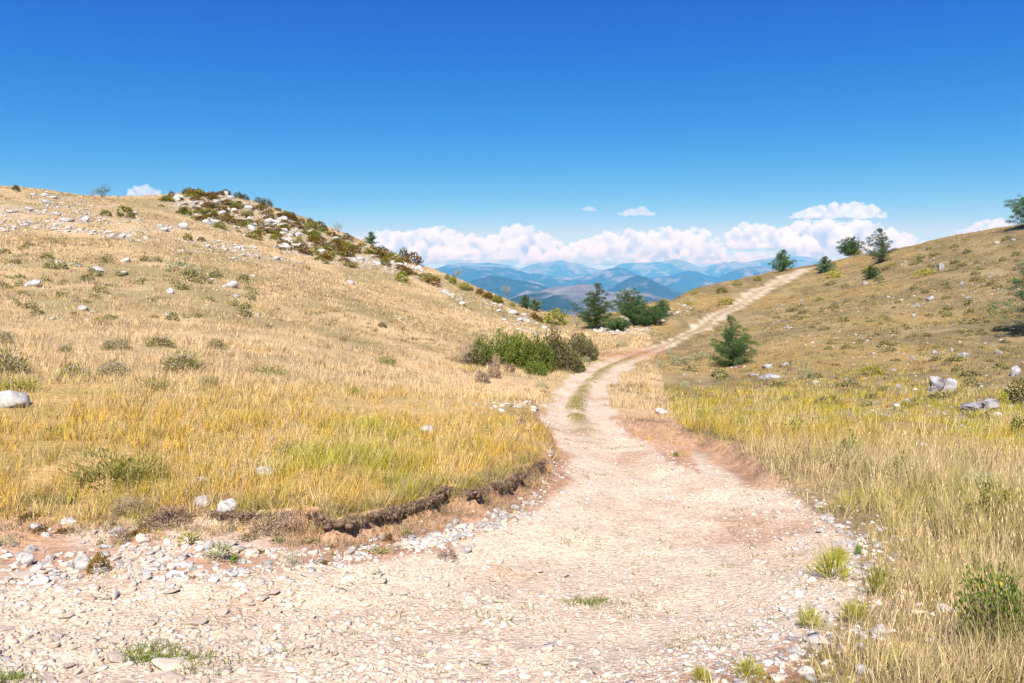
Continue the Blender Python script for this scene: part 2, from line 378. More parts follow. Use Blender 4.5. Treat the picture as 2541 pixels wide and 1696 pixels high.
mid = np.exp(-((lat - .5) / .13) ** 2) * sst(15, 22, Y) * sst(.36, .48, n2 * .6 + n1 * .4 + .03 + .12 * sst(40, 70, Y))
colr = lerp(colr, C(.26, .21, .09), mid * .85)
colg = lerp(colg, colr, sst(-.05, .12, road_d))
redpatch = np.exp(-(((X - 8.0) / 3.5) ** 2 + ((Y - 55) / 4) ** 2)); colg = lerp(colg, C(.40, .19, .11), redpatch * .7)

# bedrock shows on the knoll and along the scree strip
KNOLL = [(385, 500), (480, 482), (560, 484), (650, 510), (760, 556), (860, 598), (960, 634), (1050, 672), (1080, 705), (1000, 690), (940, 668), (880, 668), (800, 655), (700, 622), (620, 592), (540, 572), (470, 542), (400, 515)]
STRIP = [(0, 474), (130, 478), (270, 512), (420, 556), (580, 600), (760, 655), (700, 672), (520, 640), (350, 606), (200, 580), (0, 585)]
fm = (Y > 60) & (Y < 160) & (X < 5); fp = np.stack([X[fm], Y[fm], Z[fm]], 1); fpx, fpy = proj(fp)
bed = np.zeros(X.shape); nbk = fbm2(X / 1.6, Y / 1.6, 131, 4)
bed[fm] = inside(fpx, fpy, np.array(KNOLL)) * .9 + inside(fpx, fpy, np.array(STRIP)) * .55
colg = lerp(colg, lerp(C(.40, .37, .325), C(.34, .26, .155), sst(.40, .52, nbk)), np.clip(bed, 0, 1) * sst(.36, .5, fbm2(X / 3.2, Y / 3.2, 91, 4) + .06))
V = np.stack([X, Y, Z], -1).reshape(-1, 3)
idx = np.arange(NXG * NYG).reshape(NYG, NXG)
quads = np.stack([idx[:-1, :-1], idx[:-1, 1:], idx[1:, 1:], idx[1:, :-1]], -1).reshape(-1, 4)
qroad = (road_d.reshape(-1)[quads].mean(1) > 0)

def ground_material(name, bump, sc_, cells=0):
    m, t, out = newmat(name)
    at = N(t, 'ShaderNodeAttribute'); at.attribute_name = 'col'
    tc = N(t, 'ShaderNodeTexCoord'); v = tc.outputs['Object']
    a = noise(t, sc_, 6, .7, v); b_ = noise(t, sc_ * .13, 4, .6, v)
    r = ramp(t, a.outputs['Fac'], [(.3, (.62, .60, .58)), (.5, (1, 1, 1)), (.7, (1.25, 1.25, 1.25))])
    r2 = ramp(t, b_.outputs['Fac'], [(.3, (.85, .85, .85)), (.7, (1.12, 1.1, 1.08))])
    c = mixc(t, 1.0, at.outputs['Color'], r.outputs[0], 'MULTIPLY'); c = mixc(t, 1.0, c, r2.outputs[0], 'MULTIPLY')
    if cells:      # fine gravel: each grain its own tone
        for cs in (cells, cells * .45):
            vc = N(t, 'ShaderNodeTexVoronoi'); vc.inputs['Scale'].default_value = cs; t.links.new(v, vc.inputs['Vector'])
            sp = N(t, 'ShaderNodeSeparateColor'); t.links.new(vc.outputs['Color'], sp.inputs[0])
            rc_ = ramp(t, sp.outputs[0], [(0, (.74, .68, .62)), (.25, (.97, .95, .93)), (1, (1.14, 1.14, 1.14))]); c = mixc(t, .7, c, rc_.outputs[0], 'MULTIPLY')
    b = N(t, 'ShaderNodeBsdfPrincipled'); b.inputs['Roughness'].default_value = .95; b.inputs['Specular IOR Level'].default_value = .1
    vo = N(t, 'ShaderNodeTexVoronoi'); vo.inputs['Scale'].default_value = sc_ * 1.3; t.links.new(v, vo.inputs['Vector'])
    add = N(t, 'ShaderNodeMath', operation='SUBTRACT'); t.links.new(a.outputs['Fac'], add.inputs[0]); t.links.new(vo.outputs['Distance'], add.inputs[1])
    bp = N(t, 'ShaderNodeBump'); bp.inputs['Strength'].default_value = bump; bp.inputs['Distance'].default_value = .03
    t.links.new(add.outputs[0], bp.inputs['Height']); t.links.new(bp.outputs[0], b.inputs['Normal'])
    t.links.new(c, b.inputs['Base Color']); t.links.new(b.outputs[0], out.inputs[0]); return m
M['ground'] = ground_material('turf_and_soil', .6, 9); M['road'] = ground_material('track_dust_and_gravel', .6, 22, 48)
def submesh(name, q, mat):
    u, inv = np.unique(q.ravel(), return_inverse=True)
    me = mesh_np(name, V[u], inv.reshape(-1, 4), mat, True)
    ca = me.color_attributes.new('col', 'FLOAT_COLOR', 'POINT')
    cc = np.concatenate([colg.reshape(-1, 3)[u], np.ones((len(u), 1))], 1).astype(np.float32); ca.data.foreach_set('color', cc.ravel())
    return link(name, me)
tag(submesh('ground', quads[~qroad], M['ground']), 'grassy hillsides and soil on both sides of the stony track', kind='structure')
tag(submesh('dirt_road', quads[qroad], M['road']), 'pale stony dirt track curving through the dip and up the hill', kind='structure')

# ragged sods along the cut bank on the left
M['sod'] = solid_material('dark_sod', [(.3, (.08, .05, .035)), (.5, (.19, .13, .09)), (.7, (.36, .25, .16))], 22, .9, bscale=40)
def bank_path(P, step):
    seg = np.linalg.norm(np.diff(P, axis=0), axis=1); s = np.concatenate([[0], np.cumsum(seg)]); q = np.arange(0, s[-1], step)
    px, py = np.interp(q, s, P[:, 0]), np.interp(q, s, P[:, 1]); k = np.ones(9) / 9
    px = np.convolve(np.pad(px, 4, 'edge'), k, 'valid'); py = np.convolve(np.pad(py, 4, 'edge'), k, 'valid')
    tx_, ty_ = np.gradient(px), np.gradient(py); L = np.hypot(tx_, ty_) + 1e-9
    return px, py, -ty_ / L, tx_ / L, q
def find_edge(px, py, nx, ny):
    """slide each point inland or outward to where the cut actually drops"""
    offs = np.linspace(-.45, .45, 31); Z_ = np.stack([H(px + nx * o_, py + ny * o_) for o_ in offs], 1)
    g = np.gradient(Z_, axis=1); o_ = offs[g.argmax(1)]; o_ = np.convolve(np.pad(o_, 3, 'edge'), np.ones(7) / 7, 'valid')
    return px + nx * o_, py + ny * o_
px_, py_, nx_, ny_, q_ = bank_path(BANK_L[4:15], .03); px_, py_ = find_edge(px_, py_, nx_, ny_)
LIPC = (px_, py_, nx_, ny_, q_)
def ico(sub):
    bm = bmesh.new(); bmesh.ops.create_icosphere(bm, subdivisions=sub, radius=1.0)
    v = np.array([q.co[:] for q in bm.verts]); f = np.array([[q.index for q in p.verts] for p in bm.faces]); bm.free(); return v, f
ICO = {1: ico(1), 2: ico(2), 3: ico(3), 4: ico(4)}
rl = np.random.default_rng(8); VV, FF, n_ = [], [], 0
for i in range(620):
    j = int(rl.integers(0, len(px_))); pres = float(fbm2(np.array([q_[j] * 1.7]), np.array([2.2]), 14, 3)[0])
    if pres < .40: continue
    v, f = ICO[2]; off = rl.uniform(0, 60, 3); v = v * (1 + (fbm3(v + off, 1.6, 7, 5, .62) - .5)[:, None] * 2.0)
    r_ = rl.uniform(.013, .034) * (.4 + 1.2 * pres); d_ = rl.uniform(-.07, .07); c_ = np.array([px_[j] + nx_[j] * d_, py_[j] + ny_[j] * d_, 0])
    zt = float(H(px_[j] + nx_[j] * .25, py_[j] + ny_[j] * .25)); c_[2] = zt - r_ * .6 - rl.uniform(0, .07) * pres * 1.6
    a_ = math.atan2(nx_[j], -ny_[j]) + rl.normal(0, .4); vv = v * np.array([r_ * 1.5, r_ * .9, r_ * .85]); ca, sa = math.cos(a_), math.sin(a_)
    VV.append(np.stack([vv[:, 0] * ca - vv[:, 1] * sa, vv[:, 0] * sa + vv[:, 1] * ca, vv[:, 2]], 1) + c_); FF.append(f + n_); n_ += len(v)
lip_o = link('turf_ledge', mesh_np('turf_ledge', np.concatenate(VV), [np.concatenate(FF)], M['sod'])); tag(lip_o, 'dark ragged sod edge along the cut bank left of the track', kind='structure')

# ------------------------------------------------------------------ grass: every blade is a face of its own
rg = np.random.default_rng(77)
PAL = dict(straw=C(.63, .485, .275), gold=C(.57, .345, .045), yg=C(.36, .34, .035), green=C(.17, .22, .04), olive=C(.26, .225, .09), brown=C(.33, .225, .12), mauve=C(.36, .29, .25), tan=C(.49, .37, .21))
PK = list(PAL); PM = np.stack([PAL[k] for k in PK])
def pick_colour(x, y, rng):
    """a tuft's own colour, by meadow and patch"""
    n = len(x); left = x < (y * .16 + 1)
    na = fbm2(x / 2.4, y / 2.4, 101, 4); nb = fbm2(x / 8, y / 8, 102, 4); nc = fbm2(x / .8, y / .8, 103, 3)
    r = rng.uniform(size=n); W = {k: np.zeros(n) for k in PAL}
    yn = y * (1 + (nb - .5) * .9); g = sst(.48, .58, na)
    near_ = left * (1 - sst(15, 22, yn)); midl = left * sst(15, 22, yn) * (1 - sst(30, 42, yn)); far = left * sst(30, 42, yn)
    W['gold'] += near_ * (1.3 - g); W['yg'] += near_ * (.35 + g * 2.6); W['straw'] += near_ * .5; W['green'] += near_ * sst(.6, .7, nc) * .5; W['tan'] += near_ * .3
    W['straw'] += midl * 1.8; W['tan'] += midl * (.3 + 1.0 * sst(.5, .65, na)); W['gold'] += midl * .35; W['mauve'] += midl * .25 * g
    W['straw'] += far * (1.7 - 1.1 * sst(.45, .6, nb)); W['tan'] += far * .9; W['olive'] += far * 1.5 * sst(.5, .6, na) * sst(.4, .55, nb); W['brown'] += far * sst(.5, .62, na) * .7; W['gold'] += far * .15
    rn = (~left) * (1 - sst(10, 14, yn)); rm = (~left) * sst(10, 14, yn) * (1 - sst(27, 36, yn)); rf = (~left) * sst(27, 36, yn)
    W['straw'] += rn * (1.2 - .6 * g); W['tan'] += rn * .9; W['yg'] += rn * (.35 + g * 1.0); W['olive'] += rn * .5; W['green'] += rn * .25
    W['yg'] += rm * (1.0 + 2.6 * sst(.38, .54, nb)); W['gold'] += rm * (.6 + .5 * g); W['straw'] += rm * (.6 - .4 * g); W['olive'] += rm * .4; W['brown'] += rm * .4 * sst(.5, .6, na); W['green'] += rm * .12
    W['brown'] += rf * 1.5; W['olive'] += rf * 1.8; W['gold'] += rf * (.3 + 1.0 * sst(.5, .6, nb)); W['tan'] += rf * .55; W['yg'] += rf * .2
    vf = np.exp(-(((x - 6) / 6) ** 2 + ((y - 66) / 9) ** 2)); W['straw'] += vf * 4; W['gold'] += vf
    A = np.stack([W[k] for k in PK], 1) + 1e-6; A = A / A.sum(1, keepdims=True); cum = np.cumsum(A, 1)
    k = (r[:, None] > cum).sum(1).clip(0, len(PK) - 1)
    cc = PM[k] * .6 + (A @ PM) * .4
    return cc * rng.uniform(.85, 1.15, (n, 1)), left
def wedge(n, y0, y1, rng, p=0.0, m=.72, x0=2.0):
    if p == 0: y = np.exp(rng.uniform(math.log(y0), math.log(y1), n))
    else: y = (rng.uniform(size=n) * (y1 ** p - y0 ** p) + y0 ** p) ** (1 / p)
    return rng.uniform(-1, 1, n) * (m * y + x0), y
def grass_density(x, y):
    r, bl, br = RD(x, y), BLD(x, y), BRD(x, y); left = x < (y * .16 + 1)
    d = np.where(r < -.15, 1.0, 0.0); nn = fbm2(x / .9, y / .9, 61, 3)
    vl = left & (bl < 0) & (y < 24) & (r > -3.5); d = np.where(vl, d * .25 * (nn > .54), d)
    vr = (~left) & (br < .02) & (br > -1.2) & (y > 11) & (y < 24) & (r > -2.5); d = np.where(vr, 0.0, d)
    gr = (~left) & (y < 13) & (r > -1.5); d = np.where(gr, d * (.16 + .8 * sst(.45, .58, nn)) * np.where(r > -.5, .6, 1), d)
    bare = fbm2(x / 1.9, y / 1.9, 63, 3)
    return d * (.22 + .78 * sst(.36, .52, bare))
B = dict(V=[], F=[], C=[], n=0)
def add_blades(root, h, w, lean, col_, seg, rng, droop=0.0):
    """root (n,3), h, w (n), lean (n,2) horizontal reach"""
    n = len(root)
    if n == 0: return
    a = rng.uniform(0, math.pi, n); wx = np.stack([np.cos(a), np.sin(a), a * 0], 1) * (w * .5)[:, None]
    def pt(t):
        return root + np.stack([lean[:, 0] * (t ** 1.6 * .85 + .15 * t), lean[:, 1] * (t ** 1.6 * .85 + .15 * t), h * (t - droop * t * t)], 1)
    k = B['n']
    if seg == 1:
        vv = np.stack([root - wx, root + wx, pt(1.0)], 1); i = k + np.arange(n)[:, None] * 3; B['F'].append(i + np.array([[0, 1, 2]])); m = 3
    elif seg == 2:
        mp = pt(.55); vv = np.stack([root - wx, root + wx, mp - wx * .7, mp + wx * .7, pt(1.0)], 1); i = k + np.arange(n)[:, None] * 5
        B['F'] += [i + np.array([[0, 1, 3]]), i + np.array([[0, 3, 2]]), i + np.array([[2, 3, 4]])]; m = 5
    else:      # stalk with a seed head
        mp, tp = pt(.55), pt(1.0); up_ = np.stack([lean[:, 0] * .05, lean[:, 1] * .05, h * .12], 1)
        vv = np.stack([root - wx, root + wx, mp - wx * .6, mp + wx * .6, tp, tp - wx * 1.6 + up_ * .4, tp + wx * 1.6 + up_ * .4, tp + up_], 1); i = k + np.arange(n)[:, None] * 8
        B['F'] += [i + np.array([[0, 1, 3]]), i + np.array([[0, 3, 2]]), i + np.array([[2, 3, 4]]), i + np.array([[4, 6, 5]]), i + np.array([[5, 6, 7]])]; m = 8
    B['V'].append(vv.reshape(-1, 3)); B['C'].append(np.repeat(col_, m, 0)); B['n'] += n * m
def tufts(x, y, nb, rad, h, w, spread, col_, rng, seg=2, z=None, droop=0.0, jit=.25):
    """nb blades round each tuft centre"""
    n = len(x); k = np.repeat(np.arange(n), nb); m = len(k)
    a = rng.uniform(0, 6.283, m); r = np.sqrt(rng.uniform(size=m)) * np.broadcast_to(rad, n)[k]
    bx, by = x[k] + np.cos(a) * r, y[k] + np.sin(a) * r
    hh = np.broadcast_to(h, n)[k] * rng.uniform(.5, 1.15, m); da = a + rng.normal(0, .9, m)
    le = hh * spread * rng.uniform(.15, 1.0, m); lean = np.stack([np.cos(da) * le + hh * .08, np.sin(da) * le], 1)
    zz = H(bx, by) - .01 if z is None else z[k]
    cc = col_[k] * rng.uniform(1 - jit, 1 + jit, (m, 1))
    add_blades(np.stack([bx, by, zz], 1), hh, np.broadcast_to(w, n)[k], lean, cc, seg, rng, droop)
def keep(x, y, p, rng): k = rng.uniform(size=len(x)) < p; return x[k], y[k]
# close meadow
x, y = wedge(26000, 4.2, 30, rg); x, y = keep(x, y, grass_density(x, y) * (1 - sst(22, 30, y)), rg)
cc, left = pick_colour(x, y, rg); hn = fbm2(x / 1.7, y / 1.7, 201, 3)
hgt = np.where(left, .10 + .18 * hn, .16 + .40 * sst(.4, .65, hn)); hgt *= np.where(left & (BLD(x, y) < .7), .55, 1) * np.where((~left) & (RD(x, y) > -1.2), .5, 1) * np.where((~left) & (y > 12), .55, 1)
tufts(x, y, 12, .05 + y * .006, hgt, .0028 + y * .00042, .75, cc, rg)
# the taller straw of the right meadow
x, y = wedge(30000, 4.2, 15, rg); x, y = keep(x, y, np.where((x > y * .3) & (RD(x, y) < -1.0), 1.0, 0) * grass_density(x, y) * (1 - sst(11, 15, y)), rg)
cc, left = pick_colour(x, y, rg); cc = cc * .6 + .4 * np.stack([PAL['straw'], PAL['tan'], PAL['olive']])[rg.integers(0, 3, len(x))]
tufts(x, y, 11, .06 + y * .005, .26 + .26 * sst(.35, .6, fbm2(x / 1.3, y / 1.3, 207, 3)), .003 + y * .00038, .7, cc, rg)
# straw stalks standing above it
x, y = wedge(26000, 4.0, 28, rg); x, y = keep(x, y, grass_density(x, y) * sst(.4, .55, fbm2(x / 1.3, y / 1.3, 64, 3)), rg); left = x < y * .16 + 1
cc = np.where(rg.uniform(size=(len(x), 1)) < .75, PAL['straw'] * 1.1, PAL['tan']) * rg.uniform(.85, 1.15, (len(x), 1))
tufts(x, y, 2, .06, np.where(left, .34, np.where(y > 12, .38, .58)) * np.where(RD(x, y) > -1, .5, 1) * np.where(BLD(x, y) < .6, np.where(left, .6, 1), 1), .0022 + y * .0003, .55, cc, rg, 3)
# middle distance
x, y = wedge(30000, 15, 80, rg); x, y = keep(x, y, grass_density(x, y) * sst(15, 24, y) * (1 - sst(62, 80, y)), rg)
cc, left = pick_colour(x, y, rg); hn = fbm2(x / 4, y / 4, 202, 3)
hgt = np.where(left, .10 + .20 * hn, .05 + .10 * hn); hgt = np.where((~left) & (y < 32), .06 + .18 * hn, hgt)
tufts(x, y, 9, .10 + y * .0045, hgt, .004 + y * .0005, .7, cc, rg, 1)
# far slopes
x, y = wedge(42000, 45, 160, rg, .5); x, y = keep(x, y, grass_density(x, y) * sst(45, 65, y), rg)
cc, left = pick_colour(x, y, rg); hn = fbm2(x / 6, y / 6, 203, 3)
tufts(x, y, 8, .25 + y * .0035, np.where(left, .10 + .20 * hn, .05 + .13 * hn), .02 + y * .0006, .8, cc, rg, 1)
# between the wheel tracks
x, y = wedge(90000, 16, 130, rg, 0.0, .45, 1); la = LAT(x, y); k = (RD(x, y) > .2) & (np.abs(la - .5) < .10) & (rg.uniform(size=len(x)) < sst(.34, .50, fbm2(x / 1.5, y / 1.5, 66, 3)) * .9 * sst(15, 22, y)); x, y = x[k], y[k]
tufts(x, y, 8, .12 + y * .002, .04 + .05 * rg.uniform(size=len(x)), .004 + y * .0005, .9, np.where(rg.uniform(size=(len(x), 1)) < .55, PAL['olive'], PAL['yg'] * .8), rg, 1)
# small green sprigs on the stony track
x, y = wedge(2600, 4.2, 22, rg, 0, .6, 1); k = (RD(x, y) > .2) & (rg.uniform(size=len(x)) < sst(.48, .62, fbm2(x / .9, y / .9, 67, 3)) * .5); x, y = x[k], y[k]
tufts(x, y, 14, .06, .05 + 0 * x, .004 + y * .0004, 1.2, np.where(rg.uniform(size=(len(x), 1)) < .6, PAL['green'], PAL['olive']), rg, 2)
P = hit([330, 380, 430, 480, 520, 350, 410, 15, 60, 1440, 1470], [1622, 1615, 1628, 1640, 1650, 1640, 1640, 1685, 1690, 1500, 1495], H)
for q in range(6): tufts(P[:, 0] + rg.normal(0, .08, len(P)), P[:, 1] + rg.normal(0, .05, len(P)), 26, .10, .06 + 0 * P[:, 0], .006, 1.1, np.tile(PAL['green'] * (.7 + .1 * q), (len(P), 1)), rg, 2)
# dead drooping roots at the cut bank, and heathy brown turf along both banks
px_, py_, nx_, ny_, q_ = LIPC
j = rg.integers(0, len(px_), 420); s_ = rg.uniform(-.10, .12, len(j)); x, y = px_[j] + nx_[j] * s_, py_[j] + ny_[j] * s_; zz = H(px_[j] + nx_[j] * .25, py_[j] + ny_[j] * .25) - .01
cc = np.where(rg.uniform(size=(len(x), 1)) < .6, C(.17, .12, .09), C(.40, .30, .18)) * rg.uniform(.6, 1.3, (len(x), 1))
tufts(x, y, 9, .06, .15 + 0 * x, .006, 1.1, cc, rg, 2, zz, 1.75)
j = rg.integers(0, len(px_), 700); s_ = rg.uniform(.0, .35, len(j)); x, y = px_[j] + nx_[j] * s_, py_[j] + ny_[j] * s_
tufts(x, y, 10, .07, .09 + .07 * rg.uniform(size=len(x)), .006, 1.0, np.stack([PAL['brown'], PAL['tan'], PAL['olive'], PAL['yg']])[rg.integers(0, 4, len(x))], rg)
# short turf on the bare patches of the near right verge, and small dark cushions of turf over the slopes
x, y = wedge(16000, 4.2, 16, rg); k = (x > y * .25) & (RD(x, y) < -.25) & (BRD(x, y) > -.1 + (y < 11) * -99) & (rg.uniform(size=len(x)) < .6); x, y = x[k], y[k]
tufts(x, y, 8, .07, .05 + .05 * rg.uniform(size=len(x)), .004 + y * .0004, 1.2, np.stack([PAL['olive'] * .8, PAL['brown'] * .8, PAL['yg'] * .8, PAL['tan'] * .8])[rg.integers(0, 4, len(x))], rg, 1)
x, y = wedge(6500, 24, 150, rg, .5); k = (grass_density(x, y) > .3) & (rg.uniform(size=len(x)) < np.where(x > y * .16, 1, sst(.45, .6, fbm2(x / 7, y / 7, 120, 3)) * .8)); x, y = x[k], y[k]
tufts(x, y, 16, .14 + y * .0016, .10 + .10 * rg.uniform(size=len(x)), .012 + y * .0006, .9, np.stack([PAL['olive'] * .75, PAL['brown'] * .6, PAL['olive'] * .9, PAL['mauve'] * .6])[rg.integers(0, 4, len(x))], rg, 1)
x, y = wedge(16000, 7, 26, rg); bl, br = BLD(x, y), BRD(x, y); k = ((np.abs(bl - .15) < .6) & (x < y * .16) | (np.abs(br - .2) < .35)) & (RD(x, y) < -.2) & (y < 24); x, y = x[k], y[k]
tufts(x, y, 12, .10, .07 + .06 * rg.uniform(size=len(x)), .008, 1.2, np.stack([PAL['brown'] * .8, PAL['mauve'] * .8, PAL['olive'] * .85, PAL['tan'] * .8])[rg.integers(0, 4, len(x))], rg, 1)

def mass(name, D, mat, label, cat):
    me = mesh_np(name, np.concatenate(D['V']), [np.concatenate(D['F'])], mat)
    ca = me.color_attributes.new('icol', 'FLOAT_COLOR', 'POINT'); cc = np.concatenate(D['C']); ca.data.foreach_set('color', np.concatenate([cc, np.ones((len(cc), 1))], 1).astype(np.float32).ravel())
    return tag(link(name, me), label, cat, kind='stuff')
print('grass tris', sum(len(f) for f in B['F']))
# bunch-grass tussocks that break up the meadows
x, y = wedge(5200, 5, 70, rg); x, y = keep(x, y, (grass_density(x, y) > .3) * sst(.40, .6, fbm2(x / 3, y / 3, 140, 3)) * np.where(x > y * .16, .7, 1), rg); cc, left = pick_colour(x, y, rg)
tufts(x, y, 34, .07 + y * .002, (.20 + .14 * rg.uniform(size=len(x))) * np.where(left, 1, np.where(y > 30, .5, .9)), .003 + y * .0005, .85, cc * np.where(rg.uniform(size=(len(x), 1)) < .35, .68, 1.12), rg, 1)
mass('grass', B, M['grass'], 'dry straw coloured grass covering the meadow and both hillsides', 'grass')

# ------------------------------------------------------------------ stones
def rock_shape(sub, rng, cuts=11, rough=.10, lo=.5, hi=.9, flat=.7):
    v, f = ICO[sub]; v = v.copy()
    for _ in range(cuts):
        d = rng.normal(size=3); d /= np.linalg.norm(d); k = rng.uniform(lo, hi); t = v @ d; v = v - np.outer(np.clip(t - k, 0, None), d)
    if rough:
        nrm = v / (np.linalg.norm(v, axis=1, keepdims=True) + 1e-6); off = rng.uniform(0, 50, 3)
        v = v + nrm * ((fbm3(v + off, 2.1, 5, 4) - .5) * 2 * rough)[:, None]
    v = v * np.array([1, rng.uniform(.6, .95), flat * rng.uniform(.75, 1.1)])
    return v / np.abs(v[:, 0]).max(), f
def rotm(n, rng, tilt):
    a = rng.uniform(0, 6.283, n); b = rng.normal(0, tilt, n); c_ = rng.normal(0, tilt, n)
    ca, sa, cb, sb, c2, s2 = np.cos(a), np.sin(a), np.cos(b), np.sin(b), np.cos(c_), np.sin(c_); z = np.zeros(n); o = np.ones(n)
    Rz = np.stack([ca, -sa, z, sa, ca, z, z, z, o], 1).reshape(n, 3, 3); Rx = np.stack([o, z, z, z, cb, -sb, z, sb, cb], 1).reshape(n, 3, 3); Ry = np.stack([c2, z, s2, z, o, z, -s2, z, c2], 1).reshape(n, 3, 3)
    return Rx @ Ry @ Rz
G = dict(V=[], F=[], C=[], n=0)
SHP = {s: [rock_shape(s, rg, 10, .0 if s == 1 else .05, .3, .85, .5) for _ in range(14)] for s in (1, 2)}
def pebbles(x, y, r, col_, sub, rng, sink=.35, tilt=.25):
    z = H(x, y); R = rotm(len(x), rng, tilt); sh = rng.integers(0, 14, len(x))
    for s in range(14):
        k = np.where(sh == s)[0]
        if not len(k): continue
        v, f = SHP[sub][s]; vv = np.einsum('nij,vj->nvi', R[k], v) * r[k][:, None, None]
        vv = vv + np.stack([x[k], y[k], z[k] + r[k] * (.30 - sink)], 1)[:, None, :]
        m = len(v); B_ = G['n'] + np.arange(len(k))[:, None, None] * m
        G['V'].append(vv.reshape(-1, 3)); G['F'].append((f[None] + B_).reshape(-1, 3)); G['C'].append(np.repeat(col_[k], m, 0)); G['n'] += m * len(k)
def stone_cols(n, rng, white):
    a = np.stack([C(.60, .50, .395), C(.56, .45, .345), C(.64, .56, .465), C(.49, .37, .27), C(.52, .47, .41)])[rng.choice(5, n, p=[.42, .22, .18, .08, .10])]
    b = np.stack([C(.56, .52, .47), C(.46, .42, .375), C(.63, .59, .54)])[rng.integers(0, 3, n)]
    return np.where((rng.uniform(size=n) < white)[:, None], b, a) * rng.uniform(.85, 1.1, (n, 1))
# stones of the track
x, y = wedge(52000, 3.9, 20, rg, -.4, .66, 1); k = RD(x, y) > -.25; x, y = x[k], y[k]
lt = LAT(x, y); worn = (np.exp(-((lt - .28) / .09) ** 2) + np.exp(-((lt - .68) / .10) ** 2)) * sst(5.5, 8, y)
k = rg.uniform(size=len(x)) < (.25 + .75 * sst(.38, .55, fbm2(x / .8, y / .8, 71, 3))) * (1 - .75 * np.clip(worn, 0, 1)); x, y = x[k], y[k]
rt = x > 1.4 - .25 * y + .3 * y       # the outer edge is paler and finer
r = np.exp(rg.normal(math.log(.0078), .6, len(x))) * (1 + y * .065) * np.where(x < 0, 1.3, .9)
pebbles(x, y, np.clip(r, .004, .045), stone_cols(len(x), rg, sst(.9, .0, RD(x, y)) * np.where(x > 0, .8, .3)), 1, rg, .25)
x, y = wedge(3400, 4.0, 17, rg, -.3, .66, 1); k = (RD(x, y) > -.4); x, y = x[k], y[k]
r = np.exp(rg.normal(math.log(.020), .45, len(x))) * np.where(x < .5, 1.4, .85)
pebbles(x, y, np.clip(r, .01, .07), stone_cols(len(x), rg, np.where((x > .5) & (RD(x, y) < .8), .8, .2)), 2, rg, .38)
# white rubble on the outer verge and the left verge
vx = rg.uniform(-60, 1330, 2300); vtop = np.interp(vx, [0, 350, 830, 1080, 1290, 1360], [1300, 1325, 1375, 1330, 1260, 1200]); vbot = np.interp(vx, [0, 500, 1000, 1300, 1390], [1450, 1440, 1380, 1295, 1215])
P = hit(vx, vtop + (vbot - vtop) * rg.uniform(0, 1, len(vx)), H); x, y = P[:, 0], P[:, 1]; k = rg.uniform(size=len(x)) < sst(.40, .55, fbm2(x / .7, y / .7, 72, 3)) + .1; x, y = x[k], y[k]
pebbles(x, y, np.clip(np.exp(rg.normal(math.log(.028), .5, len(x))), .01, .08), stone_cols(len(x), rg, np.full(len(x), .6)), 2, rg, .2)
x, y = wedge(7800, 4.0, 14, rg, 0, .7, 1); d = RD(x, y); k = (d < .5) & (d > -1.6) & (rg.uniform(size=len(x)) < np.exp(-((d + .2) / .5) ** 2) * .75) & (BLD(x, y) < .1) & (BRD(x, y) < np.where(y < 11, 99, -.6)); x, y = x[k], y[k]
pebbles(x, y, np.clip(np.exp(rg.normal(math.log(.026), .5, len(x))), .01, .085), stone_cols(len(x), rg, np.full(len(x), .75)), 2, rg, .3)
mass('gravel', G, M['gravel'], 'pale limestone gravel and rubble covering the track and its verges', 'gravel')
# scree on the slopes
G = dict(V=[], F=[], C=[], n=0)
def poly_points(poly, n, rng, H_=None):
    p = np.array(poly, float); out = []
    lo, hi = p.min(0), p.max(0)
    while len(out) < n:
        q = rng.uniform(lo, hi, (n * 3, 2)); q = q[inside(q[:, 0], q[:, 1], p)]; out += q.tolist()
    q = np.array(out[:n]); return hit(q[:, 0], q[:, 1], H), q
RIGHT = [(1900, 770), (2100, 690), (2300, 620), (2541, 580), (2541, 930), (2300, 905), (2100, 890), (1950, 850)]
SADDLE = [(1440, 815), (1560, 790), (1640, 765), (1740, 735), (1700, 785), (1610, 830), (1510, 832)]
RIDGE = [(1040, 680), (1150, 722), (1260, 762), (1370, 815), (1430, 845), (1330, 835), (1230, 800), (1120, 760)]
LSLOPE = [(0, 600), (350, 640), (640, 690), (640, 790), (450, 800), (200, 800), (0, 780)]
RMID = [(1560, 870), (1800, 900), (2100, 900), (2541, 880), (2541, 1120), (2300, 1050), (2000, 1000), (1850, 1000)]
for poly, n, r0 in ((KNOLL, 2300, .15), (STRIP, 1500, .12), (RIGHT, 800, .06), (SADDLE, 520, .11), (RIDGE, 500, .12), (LSLOPE, 260, .07), (RMID, 260, .05)):
    P, q = poly_points(poly, n, rg); cl = rg.uniform(size=n) < sst(.40, .60, fbm2(P[:, 0] / 3.2, P[:, 1] / 3.2, 91, 4)) + .10; P = P[cl]
    pebbles(P[:, 0], P[:, 1], np.exp(rg.normal(math.log(r0), .45, len(P))), np.stack([C(.52, .50, .47), C(.42, .40, .375), C(.58, .56, .53)])[rg.integers(0, 3, len(P))], 1, rg, .2, .2)
P = hit(np.concatenate([rg.normal(1260, 45, 26), rg.normal(1330, 30, 24)]), np.concatenate([rg.normal(1003, 6, 26), rg.normal(1000, 14, 24)]), H); pebbles(P[:, 0], P[:, 1], np.exp(rg.normal(math.log(.06), .5, 50)), stone_cols(50, rg, np.full(50, .8)), 2, rg, .3)
mass('scree', G, M['gravel'], 'small white limestone rubble strewn over the slopes', 'scree')

